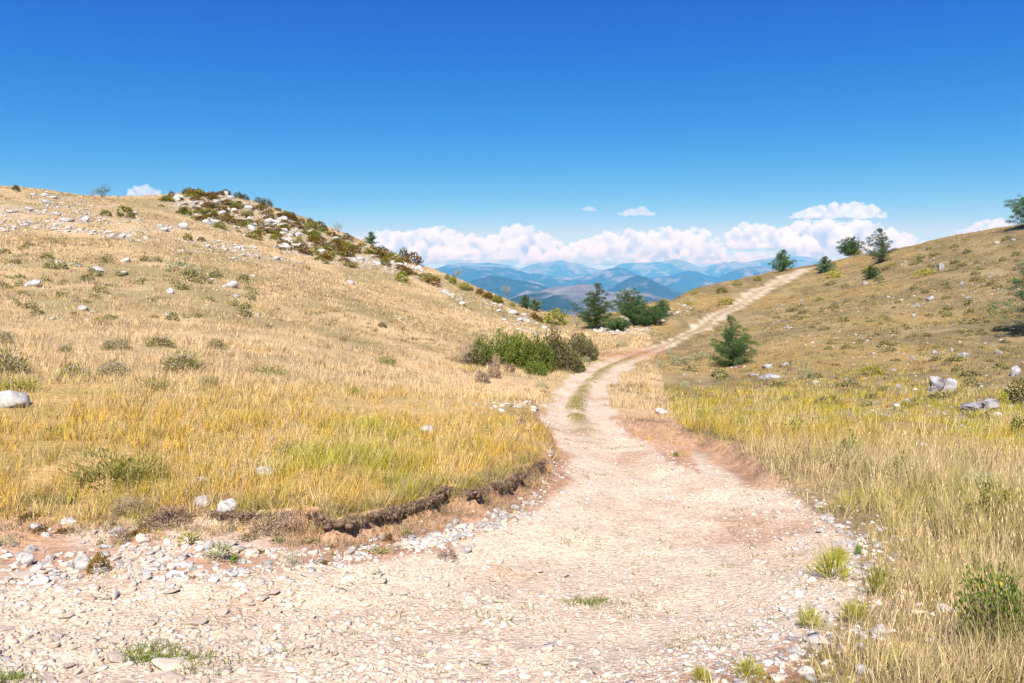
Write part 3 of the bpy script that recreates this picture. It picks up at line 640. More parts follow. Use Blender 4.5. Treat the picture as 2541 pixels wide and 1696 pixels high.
RK = {}
for key, mat in (('pale', M['rock']), ('grey', M['greyrock']), ('stone', M['stone'])):
    RK[key] = []
    for i in range(9):
        v, f = rock_shape(3, rg, 13, .13, .45, .9, .62 if key != 'stone' else .5)
        me = mesh_np('rock', v, f, mat); RK[key].append(me)
def put_rock(name, px, py, wpx, hpx, key, label, cat, group=None, rng=rg, P=None, var=None):
    """one rock, its foot at photo row py + hpx/2; returns the object"""
    if P is None: P = hit([px], [py + hpx * .32], H)[0]
    s = wpx * P[1] / F / 2; hz = hpx * P[1] / F
    me = RK[key][int(rng.integers(0, 9)) if var is None else var]
    o = link(name, me, loc=(P[0], P[1], P[2] + hz * .12), rot=(rng.normal(0, .15), rng.normal(0, .15), rng.uniform(-.5, .5) + (3.14 if rng.uniform() < .5 else 0)), scale=(s, s * .95, max(hz * .95, s * .35)))
    return tag(o, label, cat, group)
ROCKS = [  # photo column, row, width, height
 (40, 990, 100, 46, 'pale', 'long white humped boulder in the yellow grass at the meadow\'s outer edge'),
 (1065, 1068, 50, 34, 'pale', 'pointed white rock alone in the golden grass left of the track'),
 (655, 1172, 58, 28, 'pale', 'flat hollowed white rock sunk in golden grass'),
 (495, 1190, 46, 20, 'pale', 'low white rock in grass behind the pair of tilted rocks'),
 (500, 1245, 42, 42, 'pale', 'upright tilted white rock, first of a pair at the meadow edge'),
 (558, 1256, 62, 38, 'pale', 'wide white slab beside the upright rock at the meadow edge'),
 (203, 1398, 54, 50, 'pale', 'rounded white block beside a dark green cushion on the verge'),
 (93, 1308, 48, 26, 'pale', 'jagged white rock in the verge rubble below the golden grass'),
 (170, 1290, 46, 32, 'pale', 'bright white rock at the top of the verge rubble'),
 (62, 1390, 46, 40, 'pale', 'knobbly white rock among verge stones near the track edge'),
 (55, 1425, 60, 30, 'stone', 'cream coloured slab at the track edge below the knobbly rock'),
 (298, 1313, 32, 16, 'pale', 'thin white slab resting on a dark heathy hummock'),
 (512, 1352, 40, 34, 'pale', 'white rock beside the leafy rosette on the verge'),
 (1213, 1302, 38, 20, 'pale', 'oblong white stone on red soil below the cut bank'),
 (1180, 1315, 24, 14, 'pale', 'small white stone beside the oblong stone on red soil'),
 (1155, 1360, 34, 30, 'pale', 'squat white stone at the inner edge of the track bend'),
 (1018, 1342, 26, 26, 'pale', 'round white stone on red soil under the sod edge'),
 (1235, 1268, 34, 18, 'pale', 'pair-end white stone between sod edge and track bend'),
 (1325, 1225, 20, 12, 'pale', 'small white stone right under the dark hollow of the bank'),
 (1365, 1122, 18, 14, 'pale', 'white stone in the grass fringe at the track narrows'),
 (1665, 1236, 26, 16, 'pale', 'lone bright stone in the middle of the track'),
 (1755, 1505, 52, 20, 'stone', 'flat pinkish slab lying loose on the fine gravel'),
 (1745, 1555, 22, 10, 'stone', 'small dark-sided chip below the loose slab on the gravel'),
 (285, 1628, 72, 38, 'stone', 'big rounded cream cobble beside the green moss on the track'),
 (165, 1650, 40, 26, 'stone', 'smooth cream cobble left of the big rounded one'),
 (425, 1645, 110, 34, 'stone', 'long embedded slab ringed by green moss on the track'),
 (420, 1678, 80, 30, 'stone', 'low embedded cobble under the mossy slab at the frame bottom'),
 (485, 1540, 58, 24, 'stone', 'grey-cream embedded cobble in the near part of the track'),
 (755, 1617, 38, 22, 'stone', 'brownish loose cobble with a dark side on the track'),
 (70, 1688, 30, 22, 'stone', 'round pale cobble at the bottom corner of the track'),
 (2340, 953, 78, 52, 'grey', None), (2432, 1006, 92, 44, 'grey', None),
 (2392, 880, 46, 22, 'grey', 'grey humped rock on the turf above the split boulder'),
 (2475, 872, 26, 22, 'grey', 'small upright grey rock next to the humped one on the turf'),
 (2522, 915, 34, 52, 'grey', 'tall pale rock above the dark shaded hollow'),
 (1910, 932, 60, 18, 'grey', 'long low grey slab on the slope beyond the young pine'),
 (1908, 908, 34, 20, 'grey', 'grey rock uphill of the long low slab'),
 (1868, 930, 34, 14, 'grey', 'end stone of the grey slab row near the young pine'),
 (1638, 1022, 36, 18, 'pale', 'white rock in yellow-green grass above the red cut'),
 (2196, 1030, 32, 10, 'grey', 'thin flat rock in the golden grass of the dip'),
 (2290, 1104, 26, 14, 'pale', 'small white rock in front of the shaded turf'),
 (2518, 1160, 46, 22, 'grey', 'blue-grey rock in straw grass beside the frame edge'),
 (2175, 1575 - 10, 50, 30, 'pale', 'long white rock lying in short grass near the bottom verge'),
 (2138, 1605, 38, 22, 'pale', 'oblong white rock between gravel and grass near the bottom verge'),
 (2145, 1660, 46, 28, 'pale', 'angular white rock in green tufts at the bottom verge'),
 (2045, 1672, 26, 28, 'stone', 'squarish beige stone tilted among white rubble'),
 (2010, 1680, 40, 30, 'pale', 'rough pitted white rock beside the squarish beige stone'),
 (150, 652, 34, 14, 'pale', 'flat white rock on the upper left slope among olive cushions'),
 (245, 668, 50, 16, 'pale', 'broad white slab on the left slope below the scree strip'),
 (80, 703, 48, 22, 'pale', 'large broken white rock on the left slope'),
 (300, 678, 38, 10, 'pale', 'thin white slab right of the broad one on the left slope'),
 (312, 645, 40, 16, 'pale', 'stepped white rock above the thin slab on the left slope'),
 (195, 657, 44, 10, 'pale', 'narrow white ledge on the left slope'),
 (575, 707, 38, 20, 'pale', 'bright white rock in the pale middle slope'),
 (420, 723, 22, 18, 'pale', 'round white rock below the wide olive bush'),
 (205, 766, 30, 18, 'pale', 'white rock at the foot of the left slope cushions'),
 (585, 733, 18, 14, 'pale', 'small white rock below the bright one on the middle slope'),
 (522, 692, 18, 12, 'pale', 'small rock uphill of the bright white one'),
 (625, 683, 18, 10, 'pale', 'lone small rock in pale straw on the middle slope'),
 (640, 780, 22, 12, 'pale', 'low white rock where the slope meets the straw meadow'),
 (1145, 752, 22, 12, 'pale', 'white rock below the descending skyline ridge'),
 (872, 700, 26, 14, 'pale', 'pale rock pair on the slope under the ridge bushes'),
 (990, 790, 20, 9, 'pale', 'flat white stone in straw near the juniper thicket'),
]
for (px, py, w, h, key, lab) in ROCKS:
    if lab: put_rock('limestone_rock' if key != 'stone' else 'track_stone', px, py, w, h, key, lab, 'rock')
def big_rock(name, px, py, w, h, pieces, label, seed):
    """a large broken boulder: one mesh of several cut blocks with open joints"""
    r_ = np.random.default_rng(seed); P = hit([px], [py + h * .40], H)[0]; s = P[1] / F; VV, FF, n = [], [], 0
    for (dx, dz, ww, hh, rz, ry, dep) in pieces:
        v, f = rock_shape(4, r_, 15, .10, .45, .85, 1.0); v = v / np.abs(v).max(0)
        st = np.sin(v[:, 2] * 9 + v[:, 0] * 2 + r_.uniform(0, 6)) * .035; v = v * (1 + st[:, None])
        v = v * np.array([ww / 2, dep / 2, hh / 2]); c_, s_ = math.cos(ry), math.sin(ry)
        v = np.stack([v[:, 0] * c_ + v[:, 2] * s_, v[:, 1], -v[:, 0] * s_ + v[:, 2] * c_], 1) + np.array([dx, rz, dz])
        VV.append(v * s); FF.append(f + n); n += len(v)
    o = link(name, mesh_np(name, np.concatenate(VV), [np.concatenate(FF)], M['greyrock']), loc=P); return tag(o, label, 'rock')
big_rock('boulder', 2340, 953, 78, 52, [(-18, 14, 40, 52, 0, .15, 46), (16, 16, 50, 60, 2, .35, 48), (-30, 4, 26, 26, -6, 0, 30)], 'split grey boulder with a dark cleft, standing on the turf above the dip', 8)
big_rock('boulder', 2432, 1006, 92, 44, [(-18, 8, 62, 32, 0, -.05, 52), (20, 12, 64, 34, 4, .06, 50), (28, 25, 46, 18, 6, .1, 40), (0, 22, 30, 12, 0, -.1, 36)], 'low layered grey boulder with cracks, below the split boulder', 9)

def scatter_rocks(poly, n, w0, w1, key, name, label, group, minsep=1.0, asp=(.4, .75)):
    P, q = poly_points(poly, n * 4, rg); c_ = 0
    dn = fbm2(P[:, 0] / 3.2, P[:, 1] / 3.2, 91, 4)
    for i in np.argsort(-dn + rg.uniform(0, .32, len(dn))):
        w = w0 * (w1 / w0) ** (rg.uniform() ** 1.6); 
        put_rock(name, 0, 0, w, w * rg.uniform(*asp), key, label, 'rock', group, P=P[i]); c_ += 1
        if c_ >= n: break
scatter_rocks(KNOLL, 110, 9, 30, 'pale', 'knoll_rock', 'white limestone rock among the rusty bushes of the knoll', 'white rocks of the bushy knoll')
scatter_rocks(STRIP, 85, 9, 30, 'pale', 'outcrop_rock', 'white limestone rock in the scree strip across the upper left hill', 'white rocks of the upper left scree strip')
scatter_rocks(RIDGE, 26, 8, 26, 'pale', 'ridge_rock', 'white rock along the ridge that runs down to the saddle', 'white rocks on the descending ridge')
scatter_rocks(SADDLE, 34, 8, 24, 'pale', 'saddle_rock', 'pale rock on the slope around the pines at the saddle', 'pale rocks around the saddle pines')
scatter_rocks(RIGHT, 46, 8, 24, 'grey', 'slope_rock', 'small grey rock on the olive turf of the right hill', 'grey rocks on the right hill')
scatter_rocks(RMID, 26, 8, 22, 'grey', 'dip_rock', 'small grey rock in the turf above the yellow-green dip', 'grey rocks above the dip')
vx = rg.uniform(0, 1330, 90); vtop = np.interp(vx, [0, 350, 830, 1080, 1290, 1360], [1310, 1320, 1350, 1300, 1240, 1190]); vbot = np.interp(vx, [0, 500, 1000, 1300, 1390], [1440, 1430, 1370, 1290, 1215]); vy = vtop + (vbot - vtop) * rg.uniform(.15, 1, 90)
for a_, b_ in zip(vx, vy): put_rock('verge_stone', a_, b_, rg.uniform(14, 34), rg.uniform(9, 20), 'pale', 'white stone on the red soil verge between sod bank and track', 'stone', 'white stones on the left verge')
P = hit(rg.uniform(0, 1500, 300), rg.uniform(1410, 1696, 300), H); P = P[RD(P[:, 0], P[:, 1]) > .1][:110]
for p in P: put_rock('track_stone', 0, 0, rg.uniform(20, 52), rg.uniform(7, 17), 'stone', 'cream stone embedded in the near stretch of the track', 'stone', 'embedded stones of the near track', P=p)
ey = rg.uniform(1250, 1690, 95); ex = np.interp(ey, [1235, 1290, 1345, 1420, 1500, 1560, 1640, 1696], [1960, 2040, 2110, 2130, 2110, 2050, 1880, 1730]) + rg.normal(10, 50, 95)
for a_, b_ in zip(ex, ey): put_rock('edge_stone', a_, b_, rg.uniform(10, 34), rg.uniform(7, 17), 'pale', 'white stone in the rubble along the outer edge of the track', 'stone', 'white stones along the outer track edge')
# ------------------------------------------------------------------ trees and bushes
def tube(VV, FF, pts, rad, sides=6):
    pts = np.asarray(pts, float); n = len(pts); k = sum(len(v) for v in VV)
    d = np.gradient(pts, axis=0); d /= np.linalg.norm(d, axis=1, keepdims=True) + 1e-9
    ref = np.array([.3, .9, .2]); u = np.cross(d, ref); u /= np.linalg.norm(u, axis=1, keepdims=True) + 1e-9; w = np.cross(d, u)
    a = np.arange(sides) / sides * 2 * math.pi
    ring = pts[:, None] + (u[:, None] * np.cos(a)[None, :, None] + w[:, None] * np.sin(a)[None, :, None]) * np.asarray(rad)[:, None, None]
    VV.append(ring.reshape(-1, 3)); ii = k + np.arange(n * sides).reshape(n, sides); jj = np.roll(ii, -1, 1)
    FF.append(np.stack([ii[:-1], jj[:-1], jj[1:], ii[1:]], -1).reshape(-1, 4))
def unit(v): return v / (np.linalg.norm(v, axis=-1, keepdims=True) + 1e-9)
def leaves(pos, dir_, ln, wd, rng, tri=False):
    """flat leaves or needles: base at pos, pointing along dir_"""
    n = len(pos); side = unit(np.cross(dir_, rng.normal(size=(n, 3)))) * (np.broadcast_to(wd, n) * .5)[:, None]; ln = np.broadcast_to(ln, n)[:, None]
    if tri: v = np.stack([pos - side, pos + side, pos + dir_ * ln], 1); f = np.arange(n * 3).reshape(n, 3)
    else: v = np.stack([pos, pos + dir_ * ln * .5 + side, pos + dir_ * ln, pos + dir_ * ln * .5 - side], 1); f = np.arange(n * 4).reshape(n, 4)
    return v.reshape(-1, 3), f
def thing(name, label, cat, loc, rz=0, group=None, scale=None):
    o = bpy.data.objects.new(name, None); COL.objects.link(o); o.location = loc; o.rotation_euler = (0, 0, rz); o.empty_display_size = .2
    if scale is not None: o.scale = scale
    return tag(o, label, cat, group)
def make_pine(label, px, py, hpx, wpx, seed, mat='needle', whorls=9, per=6, shoots=9, needles=16, low=.06, top=.55, up=.55, lean=(0, 0), shape=.75, sparse=0.0, name='pine_tree', P=None, nl=1.0, skew=0.0, group=None, trunk_r=.022):
    """a pine: tapered trunk, whorls of limbs, shoots of needles"""
    rng = np.random.default_rng(seed)
    if P is None: P = hit([px], [py], H)[0]
    s = P[1] / F; h, R = hpx * s, wpx * s / 2 * 1.1; whorls += 4; per += 3; pxm = P[1] / 797.0
    VV, FF = [], []; tz = np.linspace(0, 1, 9); wob = np.cumsum(rng.normal(0, .018, (9, 2)), 0) * h; wob[0] = 0
    axis = np.stack([wob[:, 0] + lean[0] * h * tz ** 1.3, wob[:, 1] + lean[1] * h * tz ** 1.3, tz * h * .97], 1)
    r0 = h * trunk_r; tube(VV, FF, np.vstack([axis[:1] - [0, 0, .15], axis]), np.concatenate([[r0 * 1.25], r0 * (1 - .88 * tz)]), 7)
    sp, sd, sl = [], [], []
    for w_ in range(whorls):
        t = low + (.96 - low) * (w_ / (whorls - 1)) ** .9
        L0 = R * ((1 - t) ** shape * 1.0 + .10) * (1 if t > .12 else .8 + t * 1.6)
        for b in range(max(3, int(per * (1 - .35 * t)))):
            if rng.uniform() < sparse: continue
            az = b * 6.283 / per + rng.uniform(-.5, .5) + w_ * 1.1; L = L0 * rng.uniform(.65, 1.2) * (1 + skew * math.cos(az)); el = up * (.25 + .9 * t) + rng.normal(0, .12)
            base = np.array([np.interp(t, tz, axis[:, 0]), np.interp(t, tz, axis[:, 1]), t * h * .97])
            d0 = np.array([math.cos(az) * math.cos(el), math.sin(az) * math.cos(el), math.sin(el)])
            q = np.linspace(0, 1, 5)[:, None]; br = base + d0 * q * L + np.array([0, 0, 1]) * (q ** 2) * L * .22 - np.array([0, 0, 1]) * q * (1 - q) * L * .2
            tube(VV, FF, br, np.maximum(r0 * .32 * (1 - .8 * q[:, 0]) * (1 - .5 * t), .004), 4)
            for u_ in ((.2, .45, .72, 1.0) if t < .75 else (.4, 1.0)):
                pos = base + d0 * u_ * L + np.array([0, 0, 1]) * (u_ ** 2) * L * .22 - np.array([0, 0, 1]) * u_ * (1 - u_) * L * .2
                sp.append(pos + rng.normal(0, .06 * L, 3) * np.array([1, 1, .5])); sd.append(d0 * .5 + np.array([0, 0, .5])); sl.append(max((.17 + .05 * u_) * L * rng.uniform(.75, 1.25), .04 * h ** .5))
    sp.append(axis[-1] - [0, 0, .02 * h]); sd.append(np.array([0, 0, 1.0])); sl.append(.07 * h)
    sp, sd, sl = np.array(sp), np.array(sd), np.array(sl); m = len(sp)
    NLn = max(.11, pxm * 1.6); NW = max(.022, pxm * .45); cnt = np.clip(.9 * math.pi * sl ** 2 / (.5 * NLn * NW), 14, 95).astype(int); k = np.repeat(np.arange(m), cnt); g_ = unit(rng.normal(size=(len(k), 3))) * (rng.uniform(size=(len(k), 1)) ** .45)
    pos = sp[k] + g_ * sl[k][:, None] * np.array([1, 1, .42]); dirn = unit(g_ * .7 + sd[k] * .8 + rng.normal(0, .35, (len(k), 3)))
    nv, nf = leaves(pos, dirn, NLn * rng.uniform(.7, 1.15, len(k)), NW, rng, True)
    o = thing(name, label, 'tree', P, 0, group)
    link('trunk', mesh_np('trunk', np.concatenate(VV), [np.concatenate(FF)], M['bark'], True), o)
    link('crown', mesh_np('crown', nv, nf, M[mat]), o)
    return o
make_pine('bushy young pine standing alone on turf right of the track', 1822, 908, 122, 112, 41, whorls=9, per=6, shoots=9, needles=18, low=.04, shape=1.15, up=.6, skew=.1)
make_pine('tall layered pine at the saddle in front of the blue mountains', 1480, 815, 114, 96, 42, whorls=8, per=6, shoots=12, needles=15, low=.10, shape=.95, up=.12, nl=.9)
make_pine('sprawling pine with a bare pinkish trunk, next to the layered pine', 1576, 804, 84, 84, 43, whorls=6, per=5, shoots=12, needles=15, low=.30, shape=.45, up=.15, lean=(-.12, 0), nl=.9, trunk_r=.035)
make_pine('small bluish pine at the end of the saddle thicket', 1640, 788, 40, 52, 44, 'needle_blue', whorls=6, per=6, shoots=10, needles=14, low=.04, shape=.8, up=.4, name='pine_sapling')
make_pine('low spreading pine scrub filling the gap between the saddle pines', 1530, 822, 22, 52, 45, 'needle', whorls=4, per=8, shoots=12, needles=14, low=.1, shape=.25, up=.25, name='pine_scrub')
make_pine('low dark pine scrub under the sprawling pine', 1600, 806, 32, 92, 46, 'needle', whorls=4, per=8, shoots=12, needles=14, low=.1, shape=.25, up=.25, name='pine_scrub')
make_pine('compact dark pine on the skyline left of the track crest', 1944, 674, 53, 48, 47, whorls=7, per=6, shoots=10, needles=13, low=.05, shape=.85, up=.4)
make_pine('small round pine right of the track crest', 2047, 676, 38, 42, 48, 'needle_blue', whorls=6, per=6, shoots=10, needles=13, low=.03, shape=.95, up=.35, name='pine_sapling')
make_pine('flat-topped pine on the skyline behind a yellow-green bush', 2110, 628, 44, 54, 49, whorls=6, per=6, shoots=9, needles=12, low=.12, shape=.5, up=.4)
make_pine('tall ragged pine with a thin top on the right skyline', 2185, 652, 84, 78, 50, 'needle_blue', whorls=10, per=5, shoots=8, needles=11, low=.05, shape=1.15, up=.35, sparse=.35, skew=-.25)
make_pine('tiny pine seedling below the ragged pine', 2163, 692, 26, 34, 51, whorls=4, per=5, shoots=6, needles=12, low=.1, shape=.5, up=.5, name='pine_sapling')
make_pine('dark layered pine cut by the frame edge on the right skyline', 2562, 562, 96, 104, 52, whorls=8, per=6, shoots=11, needles=13, low=.16, shape=.7, up=.1)
make_pine('bluish pine reaching in from the frame edge on the right hill', 2575, 832, 190, 150, 53, 'needle_blue', whorls=9, per=6, shoots=10, needles=16, low=.12, shape=.5, up=.25)
make_pine('small pine standing on the left end of the bushy ridge', 920, 608, 30, 30, 54, 'needle_blue', whorls=5, per=5, shoots=6, needles=10, low=.1, shape=.8, up=.4, name='pine_sapling', sparse=.15)
make_pine('left one of the two dusky saplings behind the ridge', 1302, 765, 30, 26, 55, 'needle_blue', whorls=5, per=5, shoots=7, needles=10, low=.1, shape=.6, up=.4, name='pine_sapling')
make_pine('right one of the two dusky saplings behind the ridge', 1328, 772, 26, 30, 56, 'needle_blue', whorls=5, per=5, shoots=7, needles=10, low=.1, shape=.6, up=.4, name='pine_sapling')

def make_leafy_tree(label, px, py, hpx, wpx, seed, mat, dens=1.0, trunk=.35, name='small_tree', nleaf=420):
    """thin broadleaf tree: forked trunk, airy crown"""
    rng = np.random.default_rng(seed); P = hit([px], [py], H)[0]; s = P[1] / F; h, R = hpx * s, wpx * s / 2; pxm = P[1] / 797
    VV, FF = [], []; tips = []
    base = np.array([0, 0, -.1]); fork = np.array([rng.normal(0, .06) * h, 0, h * trunk]); tube(VV, FF, [base, fork * .5, fork], [h * .03, h * .026, h * .022], 6)
    for b in range(9):
        az = b * .7 + rng.uniform(0, .5); e = np.array([math.cos(az) * R * rng.uniform(.5, 1), math.sin(az) * R * rng.uniform(.5, 1), h * rng.uniform(.6, 1.0)])
        mid = fork * .5 + e * .5 + rng.normal(0, .05, 3) * h; tube(VV, FF, [fork, mid, e], [h * .016, h * .011, max(.006, h * .004)], 4); tips += [e, mid * .4 + e * .6, mid]
        for c_ in range(3):
            e2 = e + rng.normal(0, .16, 3) * h; tube(VV, FF, [mid * .5 + e * .5, e2], [h * .008, .005], 3); tips.append(e2)
    o = thing(name, label, 'tree', P); link('trunk', mesh_np('trunk', np.concatenate(VV), [np.concatenate(FF)], M['twig'], True), o)
    if dens > 0:
        tips = np.array(tips); k = rng.integers(0, len(tips), int(nleaf * dens)); pos = tips[k] + rng.normal(0, .075, (len(k), 3)) * h
        v, f = leaves(pos, unit(rng.normal(size=(len(k), 3)) + [0, 0, .3]), max(.07, pxm * .75), max(.04, pxm * .45), rng); link('crown', mesh_np('crown', v, f, M[mat]), o)
    return o
make_leafy_tree('bare dead tree on the left skyline beside a round bush tree', 232, 494, 28, 32, 61, 'greygreen', 0.06, .4, 'dead_tree')
make_leafy_tree('round dark bush tree on the left skyline', 254, 494, 28, 32, 62, 'needle_blue', 1.0, .15, nleaf=700)
make_leafy_tree('thin little tree on the skyline at the knoll\'s lower end', 838, 585, 32, 28, 63, 'greygreen', .5, .25)
make_leafy_tree('small round-headed tree with a thin stem on the descending ridge', 1258, 742, 36, 28, 64, 'greygreen', .8, .35)
make_leafy_tree('tiny lollipop tree on the ridge against the far mountains', 1137, 690, 22, 16, 65, 'greygreen', .5, .4)
make_leafy_tree('grey leafless little tree at the saddle before the blue valley', 1432, 822, 40, 26, 66, 'greygreen', .25, .3, 'small_tree')

def dome(n, rng, rough=.45, up=.6, out=.8, ln=.10, wd=.05, bot=.05, shell=.5, spikes=0, flat_base=True):
    """foliage of a unit bush: width 1, height 1, foot at z = 0"""
    d = unit(rng.normal(size=(n, 3))); d[:, 2] = np.abs(d[:, 2]) * (1 if flat_base else 1) - bot
    d = unit(d); off = rng.uniform(0, 40, 3)
    lump = .72 + rough * (fbm3(d + off, 1.7, 3, 3) - .32) * 1.6
    r = lump * (shell + (1 - shell) * rng.uniform(size=n) ** .5)
    p = d * r[:, None] * np.array([.5, .5, 1.0]); p[:, 2] = np.maximum(p[:, 2], 0)
    dd = unit(d * out + np.array([0, 0, up]) + rng.normal(0, .55, (n, 3)))
    return leaves(p, dd, ln * rng.uniform(.6, 1.3, n), wd, rng)
def stems(n, rng, hh=.75):
    VV, FF = [], []
    for i in range(n):
        a = rng.uniform(0, 6.283); e = np.array([math.cos(a) * .36, math.sin(a) * .36, hh * rng.uniform(.6, 1)]) * rng.uniform(.6, 1); m_ = e * np.array([.4, .4, .55]) + rng.normal(0, .02, 3)
        tube(VV, FF, [np.array([0, 0, -.06]) + rng.normal(0, .03, 3) * [1, 1, 0], m_, e], [.016, .012, .005], 4)
    return np.concatenate(VV), np.concatenate(FF)
BUSH = {}
rb = np.random.default_rng(303)
for key, n, kw in (('rust', 260, dict(ln=.16, wd=.10)), ('olive', 300, dict(ln=.14, wd=.09)), ('yellowgreen', 380, dict(ln=.13, wd=.06, up=1.0)), ('thyme', 170, dict(ln=.20, wd=.10, rough=.3)), ('greygreen', 300, dict(ln=.18, wd=.035, up=1.0, out=1.0)), ('juniper_dull', 320, dict(ln=.15, wd=.08, up=.9)), ('deadbrush', 200, dict(ln=.2, wd=.02, up=.9))):
    BUSH[key] = []
    for i in range(5):
        v, f = dome(n, rb, **kw); BUSH[key].append(mesh_np(key + '_bush', v, f, M[key]))
def put_bush(name, px, py, wpx, hpx, key, label, group=None, P=None, cat='bush'):
    """one low bush, foot at photo row py"""
    if P is None: P = hit([px], [py], H)[0]
    s = P[1] / F
    o = link(name, BUSH[key][int(rb.integers(0, 5))], loc=(P[0], P[1], P[2] - .03), rot=(0, 0, rb.uniform(0, 6.28)), scale=(wpx * s, wpx * s * rb.uniform(.7, 1), hpx * s)); return tag(o, label, cat, group)
P, q = poly_points(KNOLL, 400, rb); dn = fbm2(P[:, 0] / 6 + 7, P[:, 1] / 6, 94, 3); order = np.argsort(-dn + rb.uniform(0, .5, 400))[:240]
for i, j in enumerate(order):
    rust = rb.uniform() < .52; w = rb.uniform(14, 44)
    put_bush('heath_bush', 0, 0, w, w * rb.uniform(.26, .5), 'rust' if rust else 'olive', ('low rust-brown bush among white rocks on the knoll' if rust else 'low olive-green bush among white rocks on the knoll'), ('rust-brown bushes of the knoll' if rust else 'olive bushes of the knoll'), P=P[j])
for i in range(26):      # bushes standing on the knoll's and ridge's skyline
    px = rb.uniform(390, 1060); py = np.interp(px, [385, 480, 560, 650, 760, 860, 960, 1060], [492, 478, 481, 504, 550, 592, 627, 668])
    put_bush('skyline_bush', px, py + 3, rb.uniform(12, 34), rb.uniform(8, 20), 'juniper_dull', 'dark bush standing against the sky along the knoll\'s crest', 'dark bushes on the knoll crest')
for i in range(24):
    t = rb.uniform(); px = 1060 + t * 290; py = np.interp(px, [1060, 1200, 1300, 1370], [672, 724, 766, 800])
    k = 'rust' if rb.uniform() < .5 else 'olive'
    put_bush('ridge_bush', px, py + rb.uniform(2, 16), rb.uniform(14, 40), rb.uniform(9, 20), k, ('rust' if k == 'rust' else 'olive') + ' coloured bush on the ridge running down to the saddle', ('rust' if k == 'rust' else 'olive') + ' bushes on the descending ridge')
for (px, py, w, h, key, lab) in [
 (312, 540, 46, 34, 'olive', 'round bright green bush on the rocky strip of the left hill'), (262, 536, 36, 18, 'olive', 'low olive bush left of the round green bush'), (465, 597, 30, 20, 'olive', 'small olive bush at the lower end of the scree strip'),
 (500, 600, 26, 14, 'rust', 'small rusty bush right of the olive one on the scree strip'), (450, 676, 118, 32, 'greygreen', 'wide grey-olive bush lying across the middle of the left slope'), (40, 474, 26, 18, 'juniper_dull', 'dark bush at the far end of the left skyline'),
 (996, 700, 42, 34, 'olive', 'olive bush with a pointed top below the ridge'), (1072, 706, 50, 22, 'rust', 'low rusty bush right of the pointed olive one'), (1025, 655, 60, 34, 'rust', 'large rust and green bush at the steep end of the knoll'),
 (1000, 640, 40, 30, 'juniper_dull', 'dark bush just above the large rusty one'), (1380, 806, 66, 44, 'olive', 'large round green bush at the low point of the ridge'), (948, 812, 26, 14, 'juniper_dull', 'small dark bush in straw on the lower left slope'),
 (2120, 632, 50, 20, 'yellowgreen', 'yellow-green bush in front of the flat-topped pine'), (2068, 690, 48, 22, 'yellowgreen', 'yellow-green bush below the small round pine'), (2217, 660, 22, 10, 'yellowgreen', 'little yellow-green bush right of the ragged pine'),
 (2300, 684, 70, 18, 'yellowgreen', 'wide yellow-green bush on the open right slope'), (2150, 668, 20, 8, 'yellowgreen', 'flat yellow-green bush left of the ragged pine'), (1790, 728, 34, 18, 'olive', 'olive bush beside the track on the far slope'),
 (1830, 708, 36, 14, 'yellowgreen', 'yellow-green bush nearest the compact pine'), (1802, 757, 44, 20, 'yellowgreen', 'yellow-green bush with rocks beside the climbing track'), (1725, 730, 30, 12, 'yellowgreen', 'small yellow-green bush on the slope left of the track'),
 (1710, 757, 24, 10, 'yellowgreen', 'tiny yellow-green bush above the saddle scree'), (1880, 697, 26, 12, 'olive', 'small olive bush just below the compact pine'), (1650, 752, 22, 14, 'yellowgreen', 'yellow-green bush behind the small bluish pine'),
 (1665, 880, 30, 18, 'greygreen', 'grey tussock at the track\'s inner verge beyond the bend'), (1545, 860, 40, 20, 'greygreen', 'green tussock on the valley floor beside the climbing track'), (1690, 905, 70, 26, 'greygreen', 'wide blue-grey tussock below the climbing track'),
 (1735, 892, 50, 26, 'greygreen', 'blue-grey tussock left of the young pine'), (1640, 912, 44, 24, 'greygreen', 'blue-grey tussock at the edge of the tall grass'), (1700, 965, 34, 24, 'greygreen', 'round grey tussock in the grass below the young pine'),
 (1345, 962, 40, 22, 'greygreen', 'grey-blue tussock on the bank left of the wheel tracks'), (1455, 905, 40, 24, 'greygreen', 'pale tussock at the foot of the juniper thicket by the track'),
 (2000, 940, 44, 46, 'greygreen', 'upright grey-green bush above the yellow-green dip'), (2165, 930, 60, 30, 'yellowgreen', 'yellow-green tuft on the bare turf above the dip'), (1930, 960, 50, 22, 'thyme', 'grey-olive cushion under the long low slab'),
 (2330, 990, 70, 24, 'thyme', 'olive cushion at the foot of the split boulder'), (2490, 1005, 34, 40, 'yellowgreen', 'bright green sprig bush by the layered boulder'), (2395, 1060, 40, 26, 'yellowgreen', 'yellow flowering bush in front of the layered boulder'),
 (2528, 1075, 50, 50, 'olive', 'green bush in the shaded turf at the frame edge')]:
    put_bush('low_bush', px, py, w, h, key, lab)
put_bush('shade_bush', 2532, 1000, 80, 62, 'juniper_dull', 'dark bush standing in for the shaded hollow beside the tall pale rock at the frame edge')  # dull dark foliage put in for the shade of the hollow
def cushions(poly, n, key, w0, w1, label, group, asp=.45):
    P, q = poly_points(poly, n, rb)
    for p in P: w = rb.uniform(w0, w1); put_bush('thyme_cushion', 0, 0, w, w * asp * rb.uniform(.8, 1.3), key, label, group, P=p, cat='cushion plant')
cushions(RIGHT, 150, 'thyme', 14, 34, 'small grey-olive cushion plant on the right hillside turf', 'cushion plants of the right hillside')
cushions(LSLOPE, 70, 'thyme', 18, 48, 'small olive cushion plant on the rocky left slope', 'cushion plants of the left slope')
cushions(RMID, 40, 'thyme', 20, 50, 'small grey-olive cushion plant on the turf above the dip', 'cushion plants above the dip')

